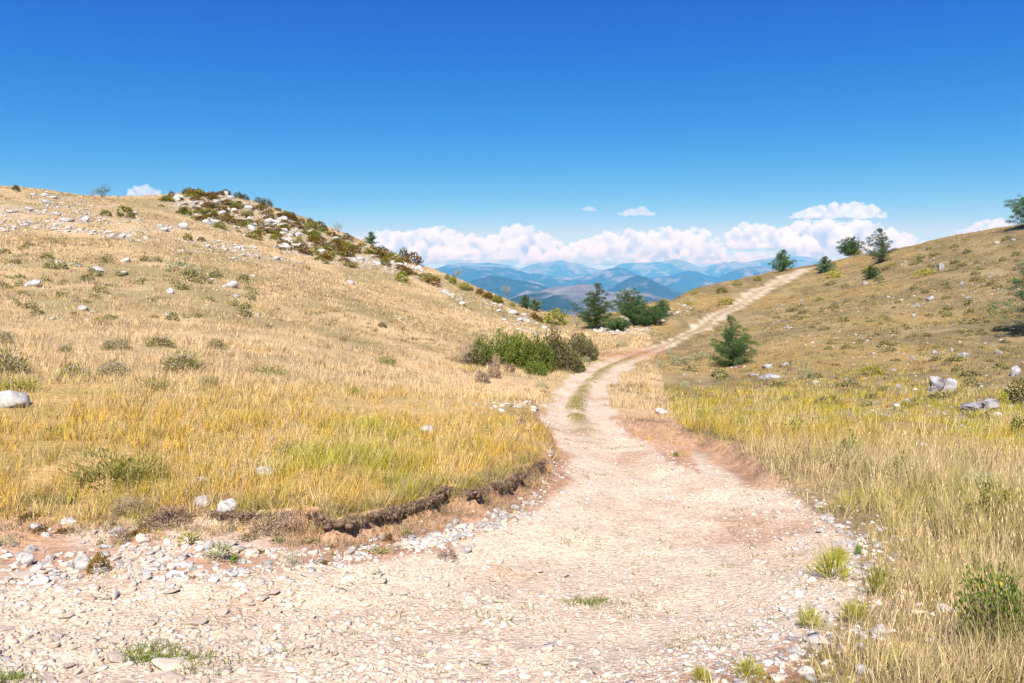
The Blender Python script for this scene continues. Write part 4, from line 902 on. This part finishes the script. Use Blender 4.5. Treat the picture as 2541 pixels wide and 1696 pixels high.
def make_bush(name, label, px, py, wpx, hpx, n, mat, seed, kw, stem=8, extra=None, group=None, P=None, cat='bush', smat='twig'):
    """a larger bush with stems and foliage (and flower heads or yellow leaves)"""
    rng = np.random.default_rng(seed)
    if P is None: P = hit([px], [py], H)[0]
    s = P[1] / F; o = thing(name, label, cat, P, rng.uniform(0, 6), group, (wpx * s, wpx * s * .85, hpx * s))
    if stem: v, f = stems(stem, rng); link('stem', mesh_np('stem', v, f, M[smat]), o)
    v, f = dome(n, rng, **kw); link('foliage', mesh_np('foliage', v, f, M[mat]), o)
    if extra: n2, m2, kw2, nm = extra; v, f = dome(n2, rng, **kw2); tag(link(nm, mesh_np(nm, v, f, M[m2]), o), kind='stuff')
    return o
JK = dict(ln=.085, wd=.03, up=1.3, out=.6, rough=.6, shell=.45)
for i, (px, py, w, h, mat, lab) in enumerate([
 (1192, 905, 90, 76, 'juniper', 'leftmost green juniper of the thicket, above the dead brush'), (1250, 905, 90, 96, 'juniper', 'bright green juniper second from the left in the thicket'),
 (1290, 915, 84, 104, 'juniper', 'tall bright green juniper in the middle of the thicket'), (1330, 922, 80, 112, 'juniper', 'yellowish green juniper at the centre of the thicket'),
 (1370, 918, 74, 118, 'juniper_dull', 'dark pointed juniper, tallest of the thicket'), (1405, 920, 84, 92, 'juniper_dull', 'leaning dark juniper right of the pointed one'),
 (1438, 896, 76, 88, 'juniper_dull', 'brownish juniper behind the thicket\'s right end'), (1462, 892, 50, 62, 'juniper_dull', 'dark round juniper at the thicket\'s right end'),
 (1330, 930, 60, 40, 'juniper', 'low juniper sprout in front of the thicket'), (1432, 920, 50, 42, 'juniper', 'low bright juniper at the track side of the thicket')]):
    make_bush('juniper_bush', lab, px, py, w * 1.2, h * .84, 2600, mat, 400 + i, JK, 12)
make_bush('dead_bush', 'tangled dead brown brush at the left end of the juniper thicket', 1165, 905, 100, 62, 900, 'deadbrush', 420, dict(ln=.20, wd=.016, up=.8, out=.9, rough=.7, shell=.3), 26)
make_bush('dead_bush', 'second dead brown brush just below the green junipers', 1215, 908, 70, 40, 600, 'deadbrush', 421, dict(ln=.20, wd=.016, up=.8, out=.9, rough=.7, shell=.3), 20)
for i, (px, py, w, h, lab) in enumerate([(1227, 938, 36, 52, 'tall dark root clod on the slumped bank below the thicket'), (1198, 950, 36, 32, 'squat dark root clod left of the tall one'), (1262, 922, 34, 24, 'small root clod hanging on the slumped bank'), (1295, 1063, 34, 32, 'brown fallen sod on the slope beside the track narrows')]):
    make_bush('root_clod', lab, px, py, w, h, 700, 'root', 430 + i, dict(ln=.30, wd=.03, up=-.9, out=.8, rough=.5, shell=.6), 0, cat='clod')
for i in range(46):      # dry weeds and heath of the left verge
    px = rb.uniform(-20, 1060); top_ = np.interp(px, [0, 350, 830, 1080], [1285, 1290, 1345, 1310]); py = top_ + abs(rb.normal(0, 34))
    put_bush('dry_weed', px, py, rb.uniform(24, 70), rb.uniform(14, 30), ['deadbrush', 'thyme', 'deadbrush', 'rust'][int(rb.integers(0, 4))], 'dry weed on the verge', 'dry weeds of the left verge', cat='weed')
# lavender and herbs of the left meadow
LK = dict(ln=.26, wd=.022, up=1.2, out=.9, rough=.7, shell=.3); FK = dict(ln=.10, wd=.035, up=1.2, out=.9, rough=.3, shell=.92, bot=-.25)
for i, (px, py, w, h, mat, lab) in enumerate([
 (455, 925, 120, 62, 'olive', 'largest mauve-topped lavender mound in the straw meadow'), (535, 868, 52, 34, 'olive', 'small mauve lavender mound upslope of the largest one'), (285, 868, 80, 42, 'greygreen', 'mauve-grey lavender mound on the left of the straw meadow'),
 (395, 860, 70, 36, 'olive', 'lavender mound between the small one and the grey one'), (160, 880, 44, 36, 'olive', 'olive lavender tuft near the meadow\'s left'), (15, 925, 100, 74, 'herb', 'dark green lavender bush cut by the left frame edge'),
 (5, 855, 60, 46, 'greygreen', 'mauve lavender bush above the dark green one at the frame edge'), (280, 935, 90, 50, 'greygreen', 'dull green lavender mound below the mauve-grey one'), (185, 935, 70, 44, 'olive', 'faded lavender mound left of the dull green one')]):
    make_bush('lavender_bush', lab, px, py, w, h * .8, 560, mat if mat != 'greygreen' else 'thyme', 440 + i, LK, 0, (240, 'lavender', FK, 'flower_heads'))
for i, (px, py, w, h, mat, lab) in enumerate([
 (265, 1200, 210, 90, 'leafgreen', 'big dark green herb clump in the golden meadow'), (360, 1195, 150, 70, 'olive', 'olive herb clump touching the big dark green one'), (385, 970, 84, 44, 'leafgreen', 'green herb clump below the largest lavender mound'),
 (665, 935, 120, 34, 'leafgreen', 'low bright green herb patch in the middle meadow'), (715, 1128, 70, 42, 'leafgreen', 'bright green herb tuft above the flat hollowed rock'), (880, 982, 36, 28, 'leafgreen', 'small green tuft in the right of the straw meadow'),
 (520, 960, 46, 34, 'leafgreen', 'bright green tuft right of the green herb clump'), (50, 970, 100, 40, 'yellowgreen', 'yellow-green herb patch above the long white boulder'), (1200, 1080, 70, 26, 'leafgreen', 'low green herbs in golden grass near the track'), (960, 905, 60, 26, 'leafgreen', 'green herb patch near a flat stone in the straw')]):
    make_bush('herb_clump', lab, px, py, w, h * .8, 620, 'herb' if mat == 'leafgreen' else mat, 460 + i, dict(ln=.26, wd=.018, up=1.3, out=.9, rough=.9, shell=.15), 0, cat='herb')
# shrubs of the right meadow
BK = dict(ln=.13, wd=.05, up=.5, out=.7, rough=.7, shell=.35)
make_bush('leafy_shrub', 'dark broad-leaved shrub with yellow leaves in the corner grass', 2490, 1630, 215, 215, 3400, 'leafgreen', 480, dict(ln=.075, wd=.020, up=.8, out=.7, rough=.9, shell=.3), 22, (9, 'yellowleaf', dict(ln=.10, wd=.04, shell=.85), 'yellow_leaves'))
make_bush('leafy_shrub', 'fine-leaved green shrub above the corner shrub', 2480, 1330, 170, 130, 2200, 'olive', 481, dict(ln=.07, wd=.028, up=.8, rough=.7, shell=.35), 14)
make_bush('leafy_shrub', 'dark green seedling shrub amid tall straw', 2105, 1160, 96, 84, 520, 'leafgreen', 482, BK, 10)
make_bush('leafy_shrub', 'faint green shrub right of the dark seedling in straw', 2232, 1190, 90, 60, 420, 'olive', 483, BK, 10)
make_bush('leafy_shrub', 'small bright leafy sprout in yellow-green grass above the red cut', 1968, 1082, 52, 48, 240, 'leafgreen', 484, BK, 7)
make_bush('leafy_shrub', 'silvery bush in the straw left of the fine-leaved shrub', 2440, 1240, 130, 70, 1300, 'greygreen', 485, LK, 6)
make_bush('leafy_shrub', 'yellowing leafy shrub at the right frame edge', 2545, 1300, 80, 100, 900, 'olive', 486, BK, 8)
# weeds of the verges
RO = dict(ln=.34, wd=.06, up=.45, out=1.1, rough=.3, shell=.2)
for i, (px, py, w, h, n, mat, kw, lab) in enumerate([
 (548, 1392, 74, 52, 150, 'greygreen', RO, 'leafy grey-green rosette on the left verge'), (585, 1400, 32, 28, 90, 'leafgreen', RO, 'small green rosette right of the grey-green one'), (468, 1350, 60, 34, 120, 'yellowgreen', RO, 'pale yellow rosette at the foot of the meadow edge'),
 (727, 1404, 44, 46, 260, 'greygreen', LK, 'blue-grey tuft on the gravel verge'), (245, 1420, 66, 56, 700, 'rust', dict(ln=.12, wd=.04, up=.9, rough=.3, shell=.6), 'dense dark cushion against the rounded white block'),
 (300, 1348, 60, 34, 420, 'root', LK, 'dark heathy hummock on the verge rubble'), (600, 1300, 90, 30, 500, 'deadbrush', LK, 'grey-brown heath below the slab at the meadow edge'), (420, 1300, 130, 40, 700, 'root', LK, 'dark brown heath strip at the meadow edge'), (665, 1318, 110, 46, 700, 'deadbrush', LK, 'dry grey heath where the sod edge begins'), (730, 1322, 70, 40, 500, 'root', LK, 'dark heath knot at the start of the sod edge'), (330, 1270, 110, 36, 500, 'deadbrush', LK, 'dry heath fringe above the dark hummock'),
 (1110, 1388, 56, 30, 420, 'root', LK, 'dark red-brown dry weed at the inner track bend'), (985, 1372, 40, 28, 260, 'deadbrush', LK, 'dry brown weed left of the squat white stone'), (20, 1355, 50, 30, 300, 'greygreen', LK, 'grey-green hummock at the left frame edge verge')]):
    make_bush('verge_weed', lab, px, py, w, h, n, mat, 500 + i, kw, 0, cat='weed')
GK = dict(ln=.55, wd=.022, up=1.4, out=.9, rough=.3, shell=.05)
for i, (px, py, w, h, mat, lab) in enumerate([(2062, 1438, 100, 74, 'yellowgreen', 'largest bright green grass tuft on the white rubble edge'), (2010, 1560, 70, 50, 'yellowgreen', 'green grass tuft on the lower rubble edge'), (2120, 1545, 70, 54, 'yellowgreen', 'green tuft at the grass side of the rubble edge'),
 (2080, 1392, 50, 34, 'yellowgreen', 'thin green tuft just behind the largest tuft'), (2130, 1378, 20, 26, 'leafgreen', 'single small green sprig among white stones'), (1740, 1690, 60, 36, 'yellowgreen', 'green tuft at the bottom edge of the track'), (1860, 1680, 80, 44, 'yellowgreen', 'wide green tuft at the bottom of the rubble'),
 (2185, 1480, 60, 70, 'olive', 'olive tuft where straw meets rubble'), (1678, 1134, 16, 12, 'leafgreen', 'tiny green sprig at the foot of the red cut')]):
    make_bush('grass_tuft', lab, px, py, w, h, 320, mat, 520 + i, GK, 0, cat='grass tuft')
# ------------------------------------------------------------------ far country
M['mountain'], t_, out_ = newmat('forest_and_limestone')
geo_ = N(t_, 'ShaderNodeNewGeometry'); sepx = N(t_, 'ShaderNodeSeparateXYZ'); t_.links.new(geo_.outputs['Normal'], sepx.inputs[0])
at_ = N(t_, 'ShaderNodeAttribute'); at_.attribute_name = 'rock'
na_ = noise(t_, .0016, 9, .68, geo_.outputs['Position']); nb_ = noise(t_, .006, 5, .6, geo_.outputs['Position'])
ad_ = N(t_, 'ShaderNodeMath', operation='ADD'); t_.links.new(na_.outputs['Fac'], ad_.inputs[0]); t_.links.new(at_.outputs['Fac'], ad_.inputs[1])
rf_ = ramp(t_, ad_.outputs[0], [(.50, (0, 0, 0)), (.60, (1, 1, 1))])
cf_ = ramp(t_, nb_.outputs['Fac'], [(.3, (.012, .026, .016)), (.7, (.035, .05, .026))]); cr_ = ramp(t_, nb_.outputs['Fac'], [(.3, (.09, .09, .095)), (.7, (.21, .205, .205))])
bs_ = N(t_, 'ShaderNodeBsdfDiffuse'); t_.links.new(mixc(t_, rf_.outputs[0], cf_.outputs[0], cr_.outputs[0]), bs_.inputs[0]); t_.links.new(bs_.outputs[0], out_.inputs[0])
def massif(name, label, crest, D, W, base, rough, rockamt, seed, nx=260, ny=90, spur=900):
    """a mountain chain: crest line given as (photo column, row) at D metres, falling W metres towards the viewer"""
    c = np.array(crest, float); cx = (c[:, 0] - CX) / F * D; cz = EYE - (c[:, 1] - HY) / F * D
    xs = np.linspace(cx[0], cx[-1], nx); zs = np.interp(xs, cx, cz); d = np.linspace(-.5, 1, ny)      # d<0: far side
    XX, DD = np.meshgrid(xs, d); YY = D - DD * W; ZC = np.interp(XX, cx, cz)
    sh = np.where(DD >= 0, (1 - DD) ** 1.35, 1 + DD * 1.2)
    px_ = XX * YY / D
    rid = 1 - np.abs(fbm2(px_ / spur + fbm2(px_ / spur, YY / spur, seed, 3) * .9, YY / (spur * 2.2), seed + 3, 5, .52) * 2 - 1)
    fine = fbm2(px_ / (spur * .22), YY / (spur * .3), seed + 9, 5, .55) - .5
    ZZ = base + (ZC - base) * sh + (rid - .72) * rough * np.clip(np.abs(DD) * 4 + .12, 0.12, 1) * np.clip((1 - DD) * 2, 0, 1) + fine * rough * .8 * np.clip(.45 + DD * 3, .3, 1)
    ZZ = np.maximum(ZZ, base - 20)
    ii = np.arange(nx * ny).reshape(ny, nx); fq = np.stack([ii[:-1, :-1], ii[1:, :-1], ii[1:, 1:], ii[:-1, 1:]], -1).reshape(-1, 4)
    me = mesh_np(name, np.stack([px_, YY, ZZ], -1).reshape(-1, 3), fq, M['mountain'], True)
    rk = me.attributes.new('rock', 'FLOAT', 'POINT'); hz = (ZZ - base) / (ZC - base + 1); rv = rockamt + .14 * (hz - .5) + .35 * (rid - .72)
    rk.data.foreach_set('value', rv.astype(np.float32).ravel())
    return tag(link(name, me), label, kind='structure')
massif('mountain', 'highest hazy pale mountains under the clouds', [(-2600, 690), (-1000, 680), (-200, 672), (500, 668), (860, 668), (930, 652), (1000, 662), (1060, 678), (1130, 655), (1240, 654), (1300, 668), (1345, 651), (1395, 646), (1440, 656), (1490, 672), (1540, 655), (1600, 652), (1650, 650), (1690, 645), (1740, 665), (1790, 652), (1845, 656), (1880, 648), (1930, 640), (2000, 638), (2080, 652), (2300, 655), (2700, 665), (3600, 680), (5000, 690)], 38000, 11000, -500, 900, -.03, 700, 300, 60, 2000)
massif('mountain', 'blue forested range in front of the highest mountains', [(-2600, 730), (-500, 725), (600, 715), (960, 690), (1080, 668), (1120, 660), (1250, 662), (1330, 682), (1420, 690), (1500, 676), (1545, 660), (1600, 690), (1660, 682), (1715, 664), (1770, 692), (1830, 668), (1870, 662), (1930, 666), (2000, 672), (2200, 690), (2700, 710), (4800, 740)], 24000, 8000, -600, 620, -.10, 710, 300, 60, 1300)
massif('mountain', 'dark blue wooded hills in the middle distance', [(-2600, 770), (0, 765), (900, 750), (1100, 728), (1170, 694), (1225, 682), (1290, 696), (1360, 713), (1440, 735), (1500, 726), (1555, 694), (1595, 681), (1640, 705), (1690, 730), (1740, 742), (1800, 735), (1900, 730), (2200, 745), (3000, 770), (4800, 780)], 14000, 5200, -600, 260, -.17, 720, 300, 60, 1100)
massif('mountain', 'grey-violet rocky plateau just behind the saddle', [(-2600, 830), (0, 815), (900, 790), (1180, 770), (1260, 742), (1300, 727), (1400, 712), (1470, 705), (1500, 716), (1520, 728), (1560, 722), (1600, 727), (1650, 742), (1720, 760), (1900, 780), (2600, 810), (4800, 830)], 7500, 3600, -620, 190, -.03, 730, 340, 70, 500)
vm_ = mesh_np('valley', [(-49000, 1200, -640), (49000, 1200, -640), (49000, 46000, -640), (-49000, 46000, -640), (-49000, -9000, -640), (49000, -9000, -640)], [np.array([[0, 1, 2, 3], [4, 5, 1, 0]])], M['mountain'])
tag(link('valley', vm_), 'wooded valley floor far below the hills', kind='structure')

# haze: the air between here and the far mountains
m_, t_, out_ = newmat('haze_air'); pv = N(t_, 'ShaderNodeVolumePrincipled'); pv.inputs['Color'].default_value = (.10, .48, 1.0, 1); pv.inputs['Absorption Color'].default_value = (1, 1, 1, 1); pv.inputs['Density'].default_value = 5.6e-5; pv.inputs['Anisotropy'].default_value = 0.0
t_.links.new(pv.outputs[0], out_.inputs['Volume'])
bm = bmesh.new(); bmesh.ops.create_cube(bm, size=1); me = bpy.data.meshes.new('haze'); bm.to_mesh(me); bm.free(); me.materials.append(m_)
hz = link('haze', me, loc=(0, 19000, 480), scale=(100000, 58000, 2242)); tag(hz, 'thin blue haze lying over the whole landscape', 'haze', kind='stuff')

# clouds: lumpy bodies of scattering vapour, far behind the mountains
m_, t_, out_ = newmat('cloud_vapour'); pv = N(t_, 'ShaderNodeVolumePrincipled'); pv.inputs['Color'].default_value = (.945, .966, .985, 1); pv.inputs['Density'].default_value = .0021; pv.inputs['Anisotropy'].default_value = 0.0
t_.links.new(pv.outputs[0], out_.inputs['Volume']); M['cloud'] = m_
m_, t_, out_ = newmat('thin_cloud_vapour'); pv = N(t_, 'ShaderNodeVolumePrincipled'); pv.inputs['Color'].default_value = (1, 1, 1, 1); pv.inputs['Density'].default_value = .0016; pv.inputs['Anisotropy'].default_value = 0.0
t_.links.new(pv.outputs[0], out_.inputs['Volume']); M['thin_cloud'] = m_
CD = 60000.0
rc = np.random.default_rng(90)
def cloud(label, tops, base, lump, depth, seed, mat='cloud', vox=3.1, group=None, D=CD, amp=1.0):
    """tops: (column,row) outline of the upper edge; base: row of the flat underside"""
    rng = np.random.default_rng(seed); s = D / F; t = np.array(tops, float); VV, FF, n = [], [], 0
    def ball(x, z, y, r):
        nonlocal n
        v, f = ICO[2]; VV.append(np.stack([v[:, 0] * r + x, v[:, 1] * r * 1.1 + y, v[:, 2] * r + z], 1)); FF.append(f + n); n += len(v)
    xs = np.arange(t[0, 0], t[-1, 0], lump * .42)
    for x in xs:
        top = np.interp(x, t[:, 0], t[:, 1]); hh = base - top
        if hh < lump * .25: r = max(hh * .55, 3); ball(x, base - r, rng.normal(0, depth * .2), r); continue
        z = top
        while z < base:
            r = lump * rng.uniform(.35, .75) * (.75 + .5 * (z - top) / hh); r = min(r, hh * .6)
            ball(x + rng.normal(0, lump * .3), z + r + rng.uniform(-.1, .5) * r, rng.normal(0, depth * .35), r)
            for _ in range(3):      # smaller billows on its shoulders
                a = rng.uniform(0, 6.283); e = rng.uniform(-.2, 1.2); r2 = r * rng.uniform(.28, .5)
                ball(x + math.cos(a) * math.cos(e) * r, z + r - math.sin(e) * r * .92 + r2 * .2, math.sin(a) * math.cos(e) * r - depth * .15, r2)
            z += r * 1.25
    V_ = np.concatenate(VV); V_[:, 1] = np.minimum(V_[:, 1], base + rng.uniform(0, 1) + 0 * V_[:, 1]) if False else V_[:, 1]
    # photo units -> metres; flatten the underside
    zz = V_[:, 1].copy(); col_, row_ = V_[:, 0], V_[:, 2]
    row_ = np.minimum(row_, base + (fbm2(col_ / 40, zz / 40, seed, 3) - .5) * 5)
    W3 = np.stack([(col_ - CX) * s, D + zz * s, EYE - (row_ - HY) * s], 1)
    me = mesh_np('cumulus_cloud', W3, [np.concatenate(FF)])
    tmp = bpy.data.objects.new('tmp_cloud', me); COL.objects.link(tmp)
    md = tmp.modifiers.new('r', 'REMESH'); md.mode = 'VOXEL'; md.voxel_size = vox * s; md.use_smooth_shade = True
    dg = bpy.context.evaluated_depsgraph_get(); me2 = bpy.data.meshes.new_from_object(tmp.evaluated_get(dg)); bpy.data.objects.remove(tmp)
    k = len(me2.vertices); co = np.empty(k * 3, np.float32); me2.vertices.foreach_get('co', co); co = co.reshape(-1, 3).astype(float); nr = np.empty(k * 3, np.float32); me2.vertices.foreach_get('normal', nr); nr = nr.reshape(-1, 3)
    nz = fbm3(co / s, 1 / 18, seed, 5, .62) - .5
    co = co + nr * (nz * 17 * s * amp)[:, None]
    me2.vertices.foreach_set('co', co.astype(np.float32).ravel()); me2.update(); me2.materials.clear(); me2.materials.append(M[mat]); me2.name = 'cumulus_cloud'
    return tag(link('cumulus_cloud', me2), label, 'cloud', group)
cloud('broad low cumulus rising behind the bushy knoll', [(790, 640), (860, 598), (900, 580), (950, 572), (1010, 572), (1060, 568), (1100, 556), (1135, 572), (1165, 600), (1200, 640)], 648, 30, 50, 1)
cloud('tall white cumulus above the saddle\'s left', [(1120, 640), (1150, 592), (1175, 574), (1200, 590), (1235, 578), (1262, 560), (1285, 553), (1320, 568), (1350, 574), (1385, 596), (1420, 640)], 648, 30, 50, 2)
cloud('long lumpy cumulus over the centre of the far range', [(1380, 642), (1420, 600), (1470, 585), (1510, 574), (1560, 570), (1600, 572), (1655, 560), (1690, 578), (1720, 566), (1755, 568), (1775, 596), (1800, 640)], 640, 28, 50, 3)
cloud('domed cumulus with flat base left of the compact pine', [(1780, 618), (1800, 590), (1830, 560), (1862, 548), (1900, 560), (1950, 566), (1985, 590), (2000, 618)], 619, 30, 50, 4)
cloud('largest bright cumulus behind the skyline pines', [(1950, 622), (1962, 560), (1985, 540), (2030, 545), (2100, 546), (2160, 544), (2195, 566), (2250, 580), (2320, 622)], 628, 32, 60, 5)
cloud('flat grey layer cloud along the tops of the far mountains', [(760, 668), (900, 646), (1100, 636), (1300, 638), (1500, 630), (1700, 634), (1900, 622), (2150, 624), (2350, 655)], 658, 15, 120, 6, 'thin_cloud', 4.0)
cloud('small oval cloud floating above the largest cumulus', [(1955, 536), (1990, 522), (2040, 506), (2110, 501), (2165, 506), (2195, 525), (2200, 540)], 542, 20, 30, 7, 'cloud', 2.8)
cloud('thin pinkish cloud wisp in the clear sky', [(1535, 532), (1565, 518), (1600, 513), (1622, 526)], 534, 9, 16, 8, 'thin_cloud', 2.0)
cloud('faint tiny wisp left of the thin pinkish cloud', [(1444, 522), (1458, 513), (1476, 520)], 523, 6, 10, 9, 'thin_cloud', 1.6)
cloud('little white cloud peeping over the left skyline', [(318, 500), (332, 470), (350, 460), (380, 460), (395, 478), (420, 500)], 505, 18, 30, 10)
cloud('white cloud rising behind the right hill\'s edge', [(2320, 600), (2360, 582), (2400, 560), (2440, 545), (2475, 540), (2510, 550), (2580, 600)], 610, 22, 40, 11)
# ------------------------------------------------------------------ labels: which one of its kind, told by the nearest landmark
ORD = 'nearest second third fourth fifth sixth seventh eighth ninth tenth eleventh twelfth thirteenth fourteenth fifteenth sixteenth seventeenth eighteenth nineteenth twentieth twenty-first twenty-second twenty-third twenty-fourth twenty-fifth twenty-sixth twenty-seventh twenty-eighth'.split()
LM = {
 'knoll': [('knoll\'s highest point', 500, 480), ('round bright green bush', 312, 525), ('thin little skyline tree', 838, 575), ('large rust and green bush', 1025, 640), ('pointed olive bush', 996, 690), ('knoll\'s lower grass edge', 640, 600), ('middle of the knoll', 740, 590), ('small ridge pine', 920, 600)],
 'strip': [('round bright green bush', 312, 525), ('dark bush on the left skyline', 40, 468), ('round skyline bush tree', 254, 485), ('small olive scree bush', 465, 590), ('broad white slab', 245, 668), ('wide grey-olive bush', 450, 665), ('frame edge on the left', 0, 550), ('lower grass edge of the knoll', 640, 600)],
 'ridge': [('round-headed ridge tree', 1258, 730), ('tiny lollipop tree', 1137, 682), ('large round saddle bush', 1380, 790), ('low rusty bush', 1072, 700), ('dusky saplings', 1312, 758)],
 'saddle': [('layered saddle pine', 1480, 790), ('sprawling pine', 1572, 780), ('small bluish pine', 1640, 775), ('yellow-green trackside bush', 1802, 750), ('tiny yellow-green bush', 1710, 755)],
 'right': [('ragged skyline pine', 2185, 620), ('wide yellow-green bush', 2300, 675), ('bluish edge pine', 2541, 750), ('humped grey rock', 2392, 880), ('young pine', 1822, 850), ('small round pine', 2047, 660), ('upright grey-green bush', 2000, 920), ('layered pine at the skyline edge', 2541, 520), ('middle of the open slope', 2250, 780)],
 'dip': [('young pine', 1822, 880), ('long low grey slab', 1910, 932), ('split boulder', 2340, 953), ('layered boulder', 2432, 1006), ('upright grey-green bush', 2000, 920), ('yellow-green tuft', 2165, 920), ('humped grey rock', 2392, 880)],
 'lslope': [('broad white slab', 245, 668), ('large broken rock', 80, 703), ('wide grey-olive bush', 450, 665), ('bright white rock', 575, 707), ('mauve-grey lavender mound', 285, 850), ('round white rock', 420, 723), ('stepped white rock', 312, 645)],
 'verge': [('rounded white block', 203, 1398), ('grey-green rosette', 548, 1375), ('knobbly white rock', 62, 1390), ('jagged verge rock', 93, 1308), ('blue-grey verge tuft', 727, 1390), ('round stone under the sod', 1018, 1342), ('oblong white stone', 1213, 1302), ('squat white stone', 1155, 1360), ('wide slab at the meadow edge', 558, 1256), ('dark brown heath strip', 420, 1290)],
 'track': [('big rounded cobble', 285, 1628), ('mossy embedded slab', 425, 1645), ('grey-cream embedded cobble', 485, 1540), ('brownish loose cobble', 755, 1617), ('round corner cobble', 70, 1688), ('cream edge slab', 55, 1425), ('loose pinkish slab', 1755, 1505), ('squat white stone', 1155, 1360), ('blue-grey verge tuft', 727, 1390), ('green sprigs amid the track', 1440, 1500), ('grey-green rosette', 548, 1375)],
 'edge': [('largest bright grass tuft', 2062, 1420), ('lower rubble grass tuft', 2010, 1545), ('long white bottom rock', 2175, 1565), ('squarish beige stone', 2045, 1672), ('wide bottom tuft', 1860, 1670), ('olive tuft in the straw', 2185, 1460), ('single small sprig', 2130, 1370), ('loose pinkish slab', 1755, 1505), ('end of the red cut', 1910, 1200), ('rough pitted rock', 2010, 1680)]}
KEYS = {'white rocks of the bushy knoll': ('knoll', 'white knoll rock'), 'white rocks of the upper left scree strip': ('strip', 'white scree-strip rock'), 'white rocks on the descending ridge': ('ridge', 'white ridge rock'),
 'pale rocks around the saddle pines': ('saddle', 'pale hillside rock'), 'grey rocks on the right hill': ('right', 'small grey turf rock'), 'grey rocks above the dip': ('dip', 'small grey rock'), 'white stones on the left verge': ('verge', 'white verge stone'), 'dry weeds of the left verge': ('verge', 'small dry weed'),
 'embedded stones of the near track': ('track', 'cream embedded track stone'), 'white stones along the outer track edge': ('edge', 'white rubble stone'), 'rust-brown bushes of the knoll': ('knoll', 'low rust-brown bush'), 'olive bushes of the knoll': ('knoll', 'low olive-green bush'),
 'dark bushes on the knoll crest': ('knoll', 'dark crest bush'), 'rust bushes on the descending ridge': ('ridge', 'rusty ridge bush'), 'olive bushes on the descending ridge': ('ridge', 'olive ridge bush'), 'cushion plants of the right hillside': ('right', 'small grey-olive cushion plant'),
 'cushion plants of the left slope': ('lslope', 'small olive cushion plant'), 'cushion plants above the dip': ('dip', 'small grey-olive cushion plant')}
buckets = {}
for o in list(COL.objects):
    g = o.get('group')
    if g in KEYS and o.parent is None:
        lmk, noun = KEYS[g]; p = np.array(o.location)[None]; qx, qy = proj(p); qx, qy = float(qx[0]), float(qy[0])
        best = min(LM[lmk], key=lambda l: (l[1] - qx) ** 2 + ((l[2] - qy) * 1.6) ** 2); dx, dy = qx - best[1], (qy - best[2]) * 1.6
        rel = ('right of' if dx > 0 else 'left of') if abs(dx) > abs(dy) else ('below' if dy > 0 else 'above')
        buckets.setdefault((noun, rel, best[0]), []).append((dx * dx + dy * dy, o))
for (noun, rel, lm), L in buckets.items():
    L.sort(key=lambda q: q[0])
    for i, (_, o) in enumerate(L): o['label'] = '%s %s %s the %s' % (ORD[min(i, 27)], noun, rel, lm)
